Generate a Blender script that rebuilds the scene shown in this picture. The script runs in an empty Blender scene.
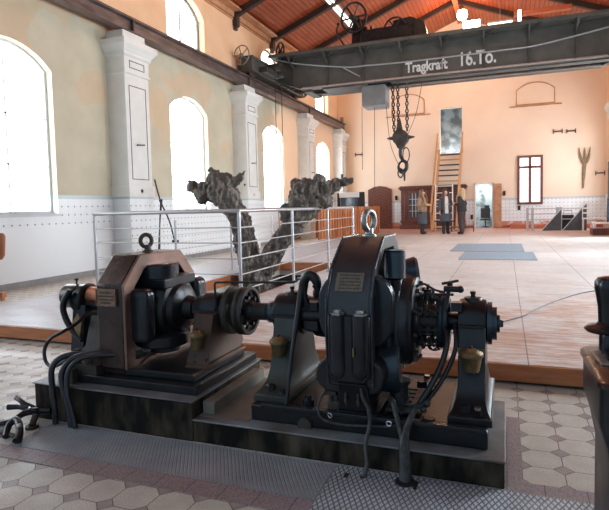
import bpy, bmesh, math, random
from mathutils import Vector, Matrix, Euler
random.seed(7)
PI = math.pi
COL = bpy.context.scene.collection
V = Vector

# ---------------------------------------------------------------- materials
def mat(name, color, rough=.6, metal=0, c2=None, scale=6, detail=4, bump=0, bscale=40, stretch=(1,1,1), lo=.35, hi=.65, rvar=0, spec=None):
    m = bpy.data.materials.new(name); m.use_nodes = True
    n = m.node_tree.nodes; l = m.node_tree.links; b = n['Principled BSDF']
    b.inputs['Base Color'].default_value = (*color, 1)
    b.inputs['Roughness'].default_value = rough; b.inputs['Metallic'].default_value = metal
    if spec is not None: b.inputs['Specular IOR Level'].default_value = spec
    if c2 or bump or rvar:
        g = n.new('ShaderNodeNewGeometry'); mp = n.new('ShaderNodeMapping'); mp.inputs['Scale'].default_value = stretch
        l.new(g.outputs['Position'], mp.inputs['Vector'])
    if c2 or rvar:
        t = n.new('ShaderNodeTexNoise'); t.inputs['Scale'].default_value = scale; t.inputs['Detail'].default_value = detail
        l.new(mp.outputs[0], t.inputs['Vector'])
        r = n.new('ShaderNodeValToRGB'); r.color_ramp.elements[0].position = lo; r.color_ramp.elements[1].position = hi
        r.color_ramp.elements[0].color = (*color, 1); r.color_ramp.elements[1].color = (*(c2 or color), 1)
        l.new(t.outputs['Fac'], r.inputs[0]); l.new(r.outputs[0], b.inputs['Base Color'])
        if rvar:
            mr = n.new('ShaderNodeMapRange'); mr.inputs[3].default_value = max(.05, rough-rvar); mr.inputs[4].default_value = min(1, rough+rvar)
            l.new(t.outputs['Fac'], mr.inputs[0]); l.new(mr.outputs[0], b.inputs['Roughness'])
    if bump:
        t2 = n.new('ShaderNodeTexNoise'); t2.inputs['Scale'].default_value = bscale; t2.inputs['Detail'].default_value = 5
        l.new(mp.outputs[0], t2.inputs['Vector'])
        bp = n.new('ShaderNodeBump'); bp.inputs['Strength'].default_value = bump; bp.inputs['Distance'].default_value = .01
        l.new(t2.outputs['Fac'], bp.inputs['Height']); l.new(bp.outputs[0], b.inputs['Normal'])
    return m

def emit(name, color, strength):
    m = bpy.data.materials.new(name); m.use_nodes = True; n = m.node_tree.nodes
    b = n['Principled BSDF']; b.inputs['Base Color'].default_value = (*color, 1)
    b.inputs['Emission Color'].default_value = (*color, 1); b.inputs['Emission Strength'].default_value = strength
    return m

class NB:
    """tiny node-math helper"""
    def __init__(s, name):
        s.m = bpy.data.materials.new(name); s.m.use_nodes = True; s.n = s.m.node_tree.nodes; s.l = s.m.node_tree.links
        s.b = s.n['Principled BSDF']; g = s.n.new('ShaderNodeNewGeometry'); s.pos = g.outputs['Position']
        x = s.n.new('ShaderNodeSeparateXYZ'); s.l.new(s.pos, x.inputs[0]); s.x, s.y, s.z = x.outputs
    def put(s, sock, v):
        if isinstance(v, (int, float)): sock.default_value = v
        elif isinstance(v, tuple): sock.default_value = (*v, 1)
        else: s.l.new(v, sock)
    def M(s, op, a, b=0, c=0):
        q = s.n.new('ShaderNodeMath'); q.operation = op
        for i, v in enumerate((a, b, c)): s.put(q.inputs[i], v)
        return q.outputs[0]
    def mix(s, f, a, b):
        q = s.n.new('ShaderNodeMix'); q.data_type = 'RGBA'; s.put(q.inputs[0], f); s.put(q.inputs[6], a); s.put(q.inputs[7], b)
        return q.outputs[2]
    def noise(s, scale, stretch=(1,1,1), detail=4, lo=None, hi=None, rough=.5):
        mp = s.n.new('ShaderNodeMapping'); mp.inputs['Scale'].default_value = stretch; s.l.new(s.pos, mp.inputs[0])
        t = s.n.new('ShaderNodeTexNoise'); t.inputs['Scale'].default_value = scale; t.inputs['Detail'].default_value = detail; t.inputs['Roughness'].default_value = rough
        s.l.new(mp.outputs[0], t.inputs['Vector'])
        if lo is None: return t.outputs['Fac']
        return s.rng(t.outputs['Fac'], lo, hi)
    def rng(s, v, lo, hi, a=0, b=1):
        r = s.n.new('ShaderNodeMapRange'); s.put(r.inputs[0], v)
        for i, q in enumerate((lo, hi, a, b)): r.inputs[i+1].default_value = q
        return r.outputs[0]
    def tri(s, v, period, off=0):   # distance to nearest lattice line, in periods (0 .. .5)
        q = s.M('DIVIDE', s.M('SUBTRACT', v, off), period)
        return s.M('ABSOLUTE', s.M('SUBTRACT', s.M('FRACT', s.M('ADD', q, .5)), .5))
    def bump(s, h, strength=.3, dist=.01):
        b = s.n.new('ShaderNodeBump'); b.inputs['Strength'].default_value = strength; b.inputs['Distance'].default_value = dist
        s.l.new(h, b.inputs['Height']); s.l.new(b.outputs[0], s.b.inputs['Normal'])
    def done(s, col, rough=.6, metal=0):
        s.put(s.b.inputs['Base Color'], col); s.put(s.b.inputs['Roughness'], rough); s.b.inputs['Metallic'].default_value = metal
        return s.m

def floor_mat():
    k = NB('octagon_tiles'); P = .175
    sh = k.M('MULTIPLY', k.M('LESS_THAN', k.y, 2.2), .04)
    du = k.tri(k.M('ADD', k.x, sh), P, .246); dv = k.tri(k.y, P, 3.257)
    s = k.M('ADD', du, dv)
    dia = k.M('LESS_THAN', s, .25)
    g1 = k.M('LESS_THAN', k.M('ABSOLUTE', k.M('SUBTRACT', s, .25)), .016)
    g2 = k.M('LESS_THAN', du, .012); g3 = k.M('LESS_THAN', dv, .012)
    g = k.M('MAXIMUM', g1, k.M('MULTIPLY', k.M('MAXIMUM', g2, g3), k.M('SUBTRACT', 1, dia)))
    oc = k.mix(k.noise(9, lo=.3, hi=.7), (.47,.45,.40), (.62,.58,.50))
    oc = k.mix(k.noise(160, detail=2, lo=.45, hi=.7), oc, (.36,.34,.31))
    dc = k.mix(k.noise(14, lo=.35, hi=.65), (.24,.19,.18), (.34,.29,.27))
    c = k.mix(dia, oc, dc); c = k.mix(g, c, (.10,.09,.085))
    k.bump(k.M('SUBTRACT', 1, g), .3, .004)
    return k.done(c, k.rng(k.noise(5), .3, .7, .42, .7))
def border_mat():
    k = NB('purple_border_tiles')
    g = k.M('LESS_THAN', k.tri(k.x, .16, .155), .012)
    c = k.mix(k.noise(130, detail=2, lo=.4, hi=.65), (.30,.24,.245), (.19,.145,.15))
    return k.done(k.mix(g, c, (.07,.06,.06)), .6)
def plate_mat(name, base, dark, px, py):
    k = NB(name)
    a = k.M('DIVIDE', k.x, px); b = k.M('DIVIDE', k.y, py)
    w = k.M('MULTIPLY', k.M('SUBTRACT', k.noise(6), .5), .5)
    u = k.tri(k.M('ADD', k.M('ADD', a, b), w), 1); v = k.tri(k.M('ADD', k.M('SUBTRACT', a, b), w), 1)
    m = k.M('MINIMUM', u, v); lines = k.rng(m, .08, .2, 1, 0)
    c = k.mix(k.noise(4, lo=.35, hi=.65), base, tuple(q*.72 for q in base)); c = k.mix(lines, c, dark)
    k.bump(k.M('SUBTRACT', 1, lines), .6, .004)
    return k.done(c, k.rng(k.noise(8), .3, .7, .42, .65), .1)
def deck_mat():
    k = NB('worn_deck_boards')
    n1 = k.noise(3.0, (.6,2.2,1), 6, .34, .66, .6); n2 = k.noise(11, (.45,2.2,1), 6, .40, .64, .65); n3 = k.noise(.7, (1,1,1), 3, .4, .6)
    n4 = k.noise(1.6, (1,1,1), 6, .40, .64, .6); n5 = k.noise(34, (.3,1.8,1), 4, .38, .66, .6)
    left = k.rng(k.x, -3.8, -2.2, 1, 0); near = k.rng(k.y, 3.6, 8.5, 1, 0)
    pale = k.mix(n3, (.49,.46,.445), (.61,.585,.57)); brown = k.mix(n2, (.38,.225,.165), (.48,.335,.275)); wash = k.mix(n5, (.62,.59,.57), (.45,.40,.375))
    w = k.M('ADD', k.M('MULTIPLY', n1, .45), k.M('ADD', k.M('MULTIPLY', n4, .55), k.M('MULTIPLY', k.M('SUBTRACT', n2, .5), .5)))
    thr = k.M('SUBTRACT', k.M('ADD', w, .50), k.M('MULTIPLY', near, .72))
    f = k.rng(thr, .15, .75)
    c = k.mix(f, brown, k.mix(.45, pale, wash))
    f2 = k.rng(n5, .5, .95, 0, .25); c = k.mix(f2, c, (.36,.28,.245))
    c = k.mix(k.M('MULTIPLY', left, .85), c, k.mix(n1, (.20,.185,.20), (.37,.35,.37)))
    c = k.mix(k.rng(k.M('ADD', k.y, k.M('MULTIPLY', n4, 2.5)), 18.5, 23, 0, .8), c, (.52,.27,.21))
    jx = k.M('LESS_THAN', k.tri(k.x, .87, .145), .005); jy = k.M('LESS_THAN', k.tri(k.y, 2.6, 4.6), .0022)
    fx = k.M('LESS_THAN', k.tri(k.x, .29, .0), .007)
    c = k.mix(k.M('MULTIPLY', fx, .15), c, (.12,.07,.05))
    c = k.mix(k.M('MULTIPLY', k.M('MAXIMUM', jx, jy), .75), c, (.08,.05,.04))
    k.bump(k.M('ADD', n2, 0), .15, .004)
    return k.done(c, k.rng(n1, 0, 1, .38, .6))
def tile_wall(name, ax, paint, zt):
    """paint above, white tiles with small dark dots below zt"""
    k = NB(name); h = k.y if ax == 'y' else k.x
    P = .15
    du = k.tri(h, P, .03); dv = k.tri(k.z, P, .0225+1.0)
    dot = k.M('LESS_THAN', k.M('ADD', du, dv), .13)
    gr = k.M('LESS_THAN', k.M('MINIMUM', du, dv), .02)
    til = k.mix(k.noise(3, lo=.3, hi=.7), (.72,.76,.77), (.79,.82,.83)); til = k.mix(k.M('MULTIPLY', gr, .25), til, (.5,.52,.52)); til = k.mix(dot, til, (.16,.19,.21))
    if ax == 'y':   # plain boards under the dotted rows
        til = k.mix(k.M('MULTIPLY', k.M('LESS_THAN', k.z, .98), k.M('LESS_THAN', k.y, 8.6)), til, (.76,.79,.80))
    else:
        til = k.mix(k.M('MULTIPLY', k.M('LESS_THAN', k.z, .42), k.noise(3, lo=.35, hi=.5)), til, (.55,.24,.17))
    band = k.M('GREATER_THAN', k.z, zt-.07)
    til = k.mix(band, til, (.47,.56,.56))
    c = k.mix(k.M('GREATER_THAN', k.z, zt), til, paint(k))
    return k.done(c, k.rng(k.z, zt-.01, zt+.01, .3, .85))
def left_colours(k):
    cream = k.mix(k.noise(2.0, lo=.3, hi=.7), (.49,.445,.325), (.57,.52,.39))
    pat = k.M('MULTIPLY', k.noise(1.15, (1,1,1.2), 1.5, .535, .55, .4), k.rng(k.z, 2.5, 3.0))
    cream = k.mix(k.M('MULTIPLY', pat, .42), cream, (.62,.40,.23))
    bay = k.noise(1.2, lo=.4, hi=.6)
    yy = k.M('ADD', k.y, k.M('MULTIPLY', bay, .8))
    c = k.mix(k.rng(yy, 17.3, 17.6), cream, (.80,.58,.40))  # cream turns peach towards the far bays
    return k.mix(k.M('GREATER_THAN', k.z, 5.0), c, k.mix(k.noise(1.5, lo=.3, hi=.7), (.74,.47,.28), (.80,.54,.34)))
def back_paint(k):
    c = k.mix(k.noise(.7, lo=.3, hi=.7), (.78,.61,.47), (.84,.68,.53))
    return k.mix(k.rng(k.x, -7, -6.2, .8, 0), c, (.80,.50,.28))
def wood_boards(name, c1, c2, period, axis='x'):
    k = NB(name); h = {'x':k.x,'y':k.y,'z':k.z}[axis]
    q = k.M('FLOOR', k.M('DIVIDE', h, period)); wn = k.n.new('ShaderNodeTexWhiteNoise'); wn.noise_dimensions = '1D'; k.l.new(q, wn.inputs['W'])
    c = k.mix(wn.outputs['Value'], c1, c2); c = k.mix(k.noise(3, (6,.6,6), 5, .4, .7), c, tuple(v*.75 for v in c1))
    ln = k.M('LESS_THAN', k.tri(h, period, 0), .09)
    k.bump(k.M('SUBTRACT', 1, ln), .4, .01)
    return k.done(k.mix(ln, c, tuple(v*.22 for v in c1)), .4)

MT = {}
MT['floor'] = floor_mat(); MT['border'] = border_mat()
MT['plateA'] = plate_mat('worn_floor_plate', (.36,.385,.41), (.23,.245,.26), .02, .034)
MT['plateB'] = plate_mat('diamond_floor_plate', (.52,.56,.60), (.12,.125,.135), .0245, .05)
MT['deck'] = deck_mat()
MT['fascia'] = mat('deck_fascia_wood', (.34,.105,.038), .5, c2=(.48,.18,.07), scale=4, stretch=(1,1,9), lo=.3, hi=.7, bump=.1)
MT['wallL'] = tile_wall('left_wall_colours', 'y', left_colours, 1.53)
MT['wallB'] = tile_wall('back_wall_paint', 'x', back_paint, 1.41)
MT['plaster'] = mat('white_plaster', (.66,.66,.62), .7, c2=(.72,.72,.69), scale=3, bump=.05)
MT['plaster_tile'] = tile_wall('pilaster_paint', 'y', lambda k: k.mix(k.noise(3, lo=.3, hi=.7), (.64,.64,.60), (.72,.72,.68)), 1.53)
MT['line'] = mat('panel_line_paint', (.10,.09,.10), .7)
MT['ceil'] = wood_boards('red_ceiling_boards', (.30,.055,.018), (.42,.095,.03), .14)
MT['rafter'] = mat('dark_rafter_wood', (.022,.013,.012), .55, c2=(.04,.02,.016), scale=5)
MT['purlin'] = mat('red_purlin_wood', (.42,.10,.05), .5, c2=(.5,.14,.06), scale=5)
MT['cove'] = mat('eave_board_wood', (.42,.20,.10), .5, c2=(.55,.3,.16), scale=4)
MT['rail'] = mat('rail_steel_paint', (.085,.062,.055), .42, .3, c2=(.19,.14,.13), scale=5, stretch=(1,.5,2), rvar=.12)
MT['crane'] = mat('grey_crane_paint', (.058,.056,.048), .55, .1, c2=(.085,.08,.07), scale=2.5, bump=.05)
MT['crane_flange'] = mat('riveted_flange_paint', (.36,.28,.24), .5, .1, c2=(.46,.38,.34), scale=30)
MT['crane_box'] = mat('light_grey_box_paint', (.16,.165,.16), .5, .2, c2=(.20,.205,.20), scale=3)
MT['letter'] = mat('white_stencil_paint', (.62,.62,.60), .6, c2=(.35,.36,.35), scale=9, lo=.5, hi=.8)
MT['iron'] = mat('black_cast_iron', (.011,.012,.014), .34, .35, c2=(.024,.025,.027), scale=8, bump=.08, bscale=60, rvar=.1)
MT['iron_gloss'] = mat('glossy_black_enamel', (.016,.018,.022), .22, .3, c2=(.03,.034,.04), scale=5, rvar=.08)
MT['iron_blue'] = mat('blue_black_enamel', (.03,.045,.06), .25, .4, c2=(.05,.07,.085), scale=6, rvar=.08)
MT['iron_brown'] = mat('brown_enamel_iron', (.035,.022,.02), .28, .3, c2=(.06,.037,.033), scale=6, rvar=.1)
MT['frame_iron2'] = mat('grey_black_frame_paint', (.028,.028,.030), .36, .2, c2=(.045,.045,.047), scale=6, rvar=.08)
MT['fork'] = mat('old_fork_wood', (.20,.145,.08), .7, c2=(.30,.22,.13), scale=12)
MT['rim'] = mat('bronze_brown_rim', (.17,.105,.085), .34, .5, c2=(.30,.17,.125), scale=6, rvar=.1)
MT['iron_dusty'] = mat('dusty_cast_iron', (.03,.026,.022), .6, .2, c2=(.065,.055,.043), scale=7, lo=.4, hi=.7, bump=.1)
MT['iron_green'] = mat('dusty_green_iron', (.04,.045,.038), .5, .2, c2=(.07,.075,.062), scale=4, stretch=(1,1,.4))
MT['rust'] = mat('rust_brown_iron', (.12,.055,.03), .6, .3, c2=(.055,.04,.03), scale=7, stretch=(1,1,.3))
MT['brass'] = mat('old_brass', (.27,.20,.10), .45, .7, c2=(.17,.12,.06), scale=25, rvar=.1)
MT['plaque'] = mat('plaque_bronze', (.20,.125,.075), .45, .6, c2=(.28,.18,.11), scale=40)
MT['plaque_silver'] = mat('plaque_tarnished', (.20,.165,.12), .5, .5, c2=(.14,.115,.085), scale=40)
MT['engrave'] = mat('plaque_lettering', (.05,.035,.025), .6)
MT['copper'] = mat('copper_ring', (.55,.22,.12), .35, .8, c2=(.4,.15,.09), scale=30)
MT['steel'] = mat('brushed_stainless', (.50,.50,.51), .34, .85)
MT['bright'] = mat('bare_bright_steel', (.62,.63,.64), .2, .95)
MT['galv'] = mat('galvanised_eye', (.42,.42,.40), .35, .8, c2=(.26,.25,.23), scale=50)
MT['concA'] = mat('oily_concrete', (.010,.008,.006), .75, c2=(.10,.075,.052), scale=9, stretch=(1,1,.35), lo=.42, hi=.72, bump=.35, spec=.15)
MT['concTop'] = mat('grey_plinth_capping', (.20,.22,.235), .5, c2=(.10,.09,.08), scale=5, lo=.35, hi=.65, bump=.2)
MT['concPale'] = mat('pale_dusty_screed', (.13,.115,.09), .6, c2=(.22,.20,.165), scale=5, lo=.35, hi=.7, bump=.2)
MT['rubber'] = mat('black_rubber_hose', (.012,.013,.015), .32, 0, c2=(.02,.021,.024), scale=20)
MT['hose_grey'] = mat('grey_worn_conduit', (.06,.065,.068), .5, .2, c2=(.03,.03,.028), scale=30, lo=.4, hi=.6)
MT['wood'] = mat('ladder_pine', (.62,.34,.16), .5, c2=(.50,.26,.12), scale=6, stretch=(3,3,.5))
MT['wood_red'] = mat('dark_mahogany', (.10,.030,.018), .4, c2=(.16,.05,.028), scale=6, stretch=(3,3,.6))
MT['wood_org'] = mat('orange_slat_wood', (.52,.20,.075), .5, c2=(.40,.13,.05), scale=3, stretch=(2,2,.3))
MT['wood_org2'] = mat('dark_slat_wood', (.28,.09,.035), .5, c2=(.38,.13,.05), scale=3, stretch=(2,2,.3))
MT['tree'] = mat('dead_trunk_bark', (.075,.063,.053), .85, c2=(.27,.235,.195), scale=6, detail=8, stretch=(2.5,2.5,.8), lo=.48, hi=.66, bump=1.0, bscale=26)
MT['mat'] = mat('blue_grey_mat', (.20,.25,.30), .85, c2=(.25,.30,.35), scale=20)
MT['pane'] = emit('daylight_pane', (.84,.92,1.0), 9)
MT['pane_up'] = emit('daylight_upper_pane', (.93,.97,1.0), 6)
MT['pane_back'] = emit('frosted_back_pane', (.90,.96,1.0), .95)
MT['pane_right'] = emit('right_side_pane', (.80,.91,1.0), 31)
MT['pane_right_far'] = emit('far_right_side_pane', (.85,.92,1.0), 13)
MT['frame'] = mat('white_window_frame', (.60,.62,.62), .5, c2=(.55,.57,.57), scale=9)
MT['frame_dark'] = mat('dark_red_window_frame', (.13,.035,.025), .45, c2=(.17,.05,.035), scale=9)
MT['frame_iron'] = mat('dark_iron_window_frame', (.10,.11,.12), .5)
MT['black'] = mat('matte_black', (.012,.012,.013), .6)
MT['dark'] = mat('charcoal_panel', (.055,.06,.065), .55, c2=(.075,.08,.085), scale=9)
MT['white'] = mat('white_lacquer', (.78,.78,.76), .4)
MT['glassy'] = mat('dark_screen_glass', (.02,.03,.04), .1, 0, c2=(.05,.09,.13), scale=3)
MT['grey'] = mat('mid_grey_paint', (.30,.31,.32), .5)
MT['base'] = mat('grey_baseboard_paint', (.20,.19,.19), .6, c2=(.26,.25,.24), scale=8)
MT['pit'] = mat('dark_pit_earth', (.035,.03,.026), .9, c2=(.06,.05,.045), scale=5)
MT['skin'] = mat('skin', (.60,.36,.26), .5)
MT['hair_b'] = mat('brown_hair', (.16,.075,.035), .5, c2=(.24,.12,.06), scale=60)
MT['hair_d'] = mat('dark_brown_hair', (.07,.03,.02), .5, c2=(.11,.05,.03), scale=60)
MT['hair_y'] = mat('blonde_hair', (.38,.22,.11), .5, c2=(.52,.34,.2), scale=60)
MT['cl_tan'] = mat('tan_knit', (.22,.13,.075), .85, c2=(.34,.22,.13), scale=60)
MT['cl_blue'] = mat('blue_grey_wool', (.045,.05,.062), .85, c2=(.085,.095,.115), scale=60)
MT['cl_black'] = mat('black_wool', (.018,.016,.017), .85, c2=(.03,.025,.025), scale=60)
MT['cl_brown'] = mat('dark_brown_trousers', (.035,.024,.024), .8, c2=(.05,.032,.03), scale=60)
MT['cl_white'] = mat('white_scarf_wool', (.6,.58,.56), .85)
MT['cl_yel'] = mat('yellow_paper', (.60,.46,.18), .7)

# ---------------------------------------------------------------- geometry helpers
def axis_m(d):
    d = V(d).normalized(); return d.to_track_quat('Z', 'Y').to_matrix().to_4x4()
class MB:
    def __init__(s): s.b = bmesh.new()
    def box(s, lo, hi, rot=None, piv=None):
        lo = V(lo); hi = V(hi); c = (lo+hi)/2; d = hi-lo
        m = Matrix.Translation(c) @ (Euler(rot).to_matrix().to_4x4() if rot else Matrix()) @ Matrix.Diagonal((*d, 1))
        bmesh.ops.create_cube(s.b, size=1, matrix=m); return s
    def cyl(s, p0, p1, r0, r1=None, seg=24, cap=True):
        p0 = V(p0); p1 = V(p1); d = p1-p0; r1 = r0 if r1 is None else r1
        m = Matrix.Translation((p0+p1)/2) @ axis_m(d)
        bmesh.ops.create_cone(s.b, cap_ends=cap, segments=seg, radius1=r0, radius2=r1, depth=d.length, matrix=m); return s
    def bar(s, p0, p1, w, h, up=(0,0,1)):
        p0 = V(p0); p1 = V(p1); d = (p1-p0); x = d.normalized(); y = V(up).cross(x).normalized(); z = x.cross(y)
        m = Matrix.Translation((p0+p1)/2) @ Matrix((( *x,),( *y,),( *z,))).transposed().to_4x4() @ Matrix.Diagonal((d.length, w, h, 1))
        bmesh.ops.create_cube(s.b, size=1, matrix=m); return s
    def sph(s, c, r, seg=16, sc=(1,1,1)):
        bmesh.ops.create_uvsphere(s.b, u_segments=seg, v_segments=max(6, seg*2//3), radius=r, matrix=Matrix.Translation(c) @ Matrix.Diagonal((*sc, 1))); return s
    def rings(s, loops, close=True, caps=True):
        vs = [[s.b.verts.new(p) for p in lp] for lp in loops]; n = len(vs[0])
        for a, b in zip(vs, vs[1:]):
            for i in range(n if close else n-1):
                j = (i+1) % n; s.b.faces.new((a[i], a[j], b[j], b[i]))
        if caps:
            s.b.faces.new(vs[0][::-1]); s.b.faces.new(vs[-1])
        return s
    def lathe(s, org, d, prof, seg=32):
        """prof = [(dist along axis, radius)]"""
        m = Matrix.Translation(org) @ axis_m(d); lp = []
        for t, r in prof: lp.append([m @ V((r*math.cos(2*PI*i/seg), r*math.sin(2*PI*i/seg), t)) for i in range(seg)])
        return s.rings(lp)
    def tube(s, pts, r, seg=10, sub=6, smooth=True, ring=False):
        P = [V(p) for p in pts]; R = r if isinstance(r, (list, tuple)) else [r]*len(P)
        Q = []; QR = []
        if smooth and len(P) > 2:
            n = len(P)
            for i in range(n if ring else n-1):
                g = (lambda k: P[k % n]) if ring else (lambda k: P[max(0, min(n-1, k))])
                a, b, c, d = g(i-1), g(i), g(i+1), g(i+2)
                for k in range(sub):
                    t = k/sub; Q.append(.5*((2*b)+(c-a)*t+(2*a-5*b+4*c-d)*t*t+(3*b-a-3*c+d)*t**3)); QR.append(R[i]*(1-t)+R[(i+1) % n]*t)
            if not ring: Q.append(P[-1]); QR.append(R[-1])
        else: Q = P; QR = list(R)
        lp = []; N = len(Q); up = None
        for i, p in enumerate(Q):
            t = (Q[(i+1) % N]-Q[i-1]) if ring else (Q[min(i+1, N-1)]-Q[max(i-1, 0)])
            t.normalize()
            if up is None: up = t.orthogonal().normalized()
            up = (up-t*up.dot(t)).normalized(); w = t.cross(up)
            lp.append([p+QR[i]*(math.cos(2*PI*k/seg)*up+math.sin(2*PI*k/seg)*w) for k in range(seg)])
        if ring: lp.append(lp[0]); s.rings(lp, caps=False); bmesh.ops.remove_doubles(s.b, verts=s.b.verts, dist=1e-5)
        else: s.rings(lp)
        return s
    def torus(s, c, n, R, r, seg=32, rs=10, a0=0, a1=2*PI, sx=1, sy=1):
        m = Matrix.Translation(c) @ axis_m(n); full = abs(a1-a0-2*PI) < 1e-4; k = seg if full else seg
        lp = []
        for i in range(k+1):
            a = a0+(a1-a0)*i/k; u = V((math.cos(a)*sx, math.sin(a)*sy, 0))
            lp.append([m @ (u*(R)+ (V((math.cos(a), math.sin(a), 0))*math.cos(2*PI*j/rs)+V((0,0,1))*math.sin(2*PI*j/rs))*r) for j in range(rs)])
        s.rings(lp, caps=not full)
        if full: bmesh.ops.remove_doubles(s.b, verts=s.b.verts, dist=1e-5)
        return s
    def prism(s, pts, plane, lo, hi):
        """2D outline extruded along the third axis. plane 'yz' -> along x etc."""
        f = {'yz': lambda p, t: (t, p[0], p[1]), 'xz': lambda p, t: (p[0], t, p[1]), 'xy': lambda p, t: (p[0], p[1], t)}[plane]
        return s.rings([[f(p, lo) for p in pts], [f(p, hi) for p in pts]])
    def holed(s, outer, holes, plane, lo, hi):
        f = {'yz': lambda p, t: (t, p[0], p[1]), 'xz': lambda p, t: (p[0], t, p[1]), 'xy': lambda p, t: (p[0], p[1], t)}[plane]
        es = []
        for lp in [outer]+holes:
            vs = [s.b.verts.new(f(p, lo)) for p in lp]
            es += [s.b.edges.new((vs[i], vs[(i+1) % len(vs)])) for i in range(len(vs))]
        r = bmesh.ops.triangle_fill(s.b, use_beauty=True, edges=es)
        fs = [g for g in r['geom'] if isinstance(g, bmesh.types.BMFace)]
        e = bmesh.ops.extrude_face_region(s.b, geom=fs)
        d = V(f((0, 0), hi))-V(f((0, 0), lo))
        bmesh.ops.translate(s.b, vec=d, verts=[g for g in e['geom'] if isinstance(g, bmesh.types.BMVert)])
        return s

SPLIT = {'base_bolts':'base_bolt','brush_leads':'brush_lead','pipe_clamp':'pipe_clamp','bright_nuts':'bright_nut','leg_studs':'leg_stud','shield_bolts':'shield_bolt','flange_bolts':'flange_bolt',
 'bell_ring':'bell_ring','stator_ribs':'stator_rib','drive_gear':'drive_gear','gear_wheel':'gear_wheel','cross_brace':'cross_brace','trolley_wheel':'trolley_wheel','side_post':'side_post','side_frame':'side_frame',
 'slots':'slot','ring_nut':'ring_nut','brush_holders':'brush_holder','plate_screws':'plate_screw','terminal_screws':'terminal_screw','shaft':'shaft','cable_glands':'cable_gland','bearing_stand':'bearing_stand','bolt_head':'bolt_head','backrest':'back_slat','cross_rail':'cross_rail','pit_edge_boards':'pit_edge_board'}
def islands(b):
    seen = set(); out = []
    for v in b.verts:
        if v in seen: continue
        st = [v]; seen.add(v); c = []
        while st:
            w = st.pop(); c.append(w)
            for e in w.link_edges:
                o = e.other_vert(w)
                if o not in seen: seen.add(o); st.append(o)
        lo = [min(q.co[i] for q in c)-.002 for i in range(3)]; hi = [max(q.co[i] for q in c)+.002 for i in range(3)]
        out.append([lo, hi, c])
    ch = True
    while ch:
        ch = False
        for i in range(len(out)):
            for j in range(i+1, len(out)):
                A, B = out[i], out[j]
                if all(A[0][k] <= B[1][k] and B[0][k] <= A[1][k] for k in range(3)):
                    out[i] = [[min(A[0][k],B[0][k]) for k in range(3)], [max(A[1][k],B[1][k]) for k in range(3)], A[2]+B[2]]; out.pop(j); ch = True; break
            if ch: break
    return [o[2] for o in out]
def ob(name, mb, m, parent=None, bevel=0, smooth=True, seg=2):
    if parent is not None and name in SPLIT and not getattr(mb, 'done', False):
        mb.b.verts.index_update(); cl = islands(mb.b); res = None
        if len(cl) > 1:
            for c in cl:
                ix = {v.index for v in c}; n = MB(); n.b.free(); n.b = mb.b.copy(); n.b.verts.ensure_lookup_table()
                bmesh.ops.delete(n.b, geom=[v for v in n.b.verts if v.index not in ix], context='VERTS'); n.done = True
                q = ob(SPLIT[name], n, m, parent, bevel, smooth, seg); res = res or q
            mb.b.free(); return res
        name = SPLIT[name]
    b = mb.b; bmesh.ops.recalc_face_normals(b, faces=b.faces)
    me = bpy.data.meshes.new(name); b.to_mesh(me); b.free()
    me.materials.append(MT[m] if isinstance(m, str) else m)
    if smooth:
        me.shade_smooth(); me.set_sharp_from_angle(angle=math.radians(38))
    o = bpy.data.objects.new(name, me); COL.objects.link(o)
    if parent: o.parent = parent
    if bevel:
        q = o.modifiers.new('bevel', 'BEVEL'); q.width = bevel; q.segments = seg; q.limit_method = 'ANGLE'; q.angle_limit = math.radians(40)
    return o
def thing(name, label, cat, group=None, loc=(0,0,0)):
    o = bpy.data.objects.new(name, None); COL.objects.link(o); o.location = loc; o.empty_display_size = .1
    return tag(o, label, cat, group)
def tag(o, label, cat, group=None):
    o['label'] = label; o['category'] = cat
    if group: o['group'] = group
    return o
def struct(name, mb, m, parent=None, **k):
    o = ob(name, mb, m, parent, **k)
    if not parent: o['kind'] = 'structure'
    return o
def arch(c, hw, z0, zs, za, n=14):
    """outline (y or x, z) of a segment-arched opening"""
    h = za-zs; R = (hw*hw+h*h)/(2*h); a = math.asin(min(1, hw/R)); pts = [(c-hw, z0), (c-hw, zs)]
    for i in range(1, n): t = -a+2*a*i/n; pts.append((c+R*math.sin(t), zs-(R-h)+R*math.cos(t)))
    return pts+[(c+hw, zs), (c+hw, z0)]
def circ(c, r, n=24): return [(c[0]+r*math.cos(2*PI*i/n), c[1]+r*math.sin(2*PI*i/n)) for i in range(n)]

WX = -7.42; RX = 3.78; BY = 24.4; RIDGE = -1.8; EZ = 6.95; RZ = 9.2
# ================================================================= ROOM
PIT = [(-4.2,5.45),(-2.86,5.45),(-2.86,9.65),(-4.2,9.65)]
struct('floor', MB().holed([(-7.9,-1.5),(4.2,-1.5),(4.2,24.9),(-7.9,24.9)], [PIT], 'xy', -.12, 0), 'floor', smooth=False)
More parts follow.
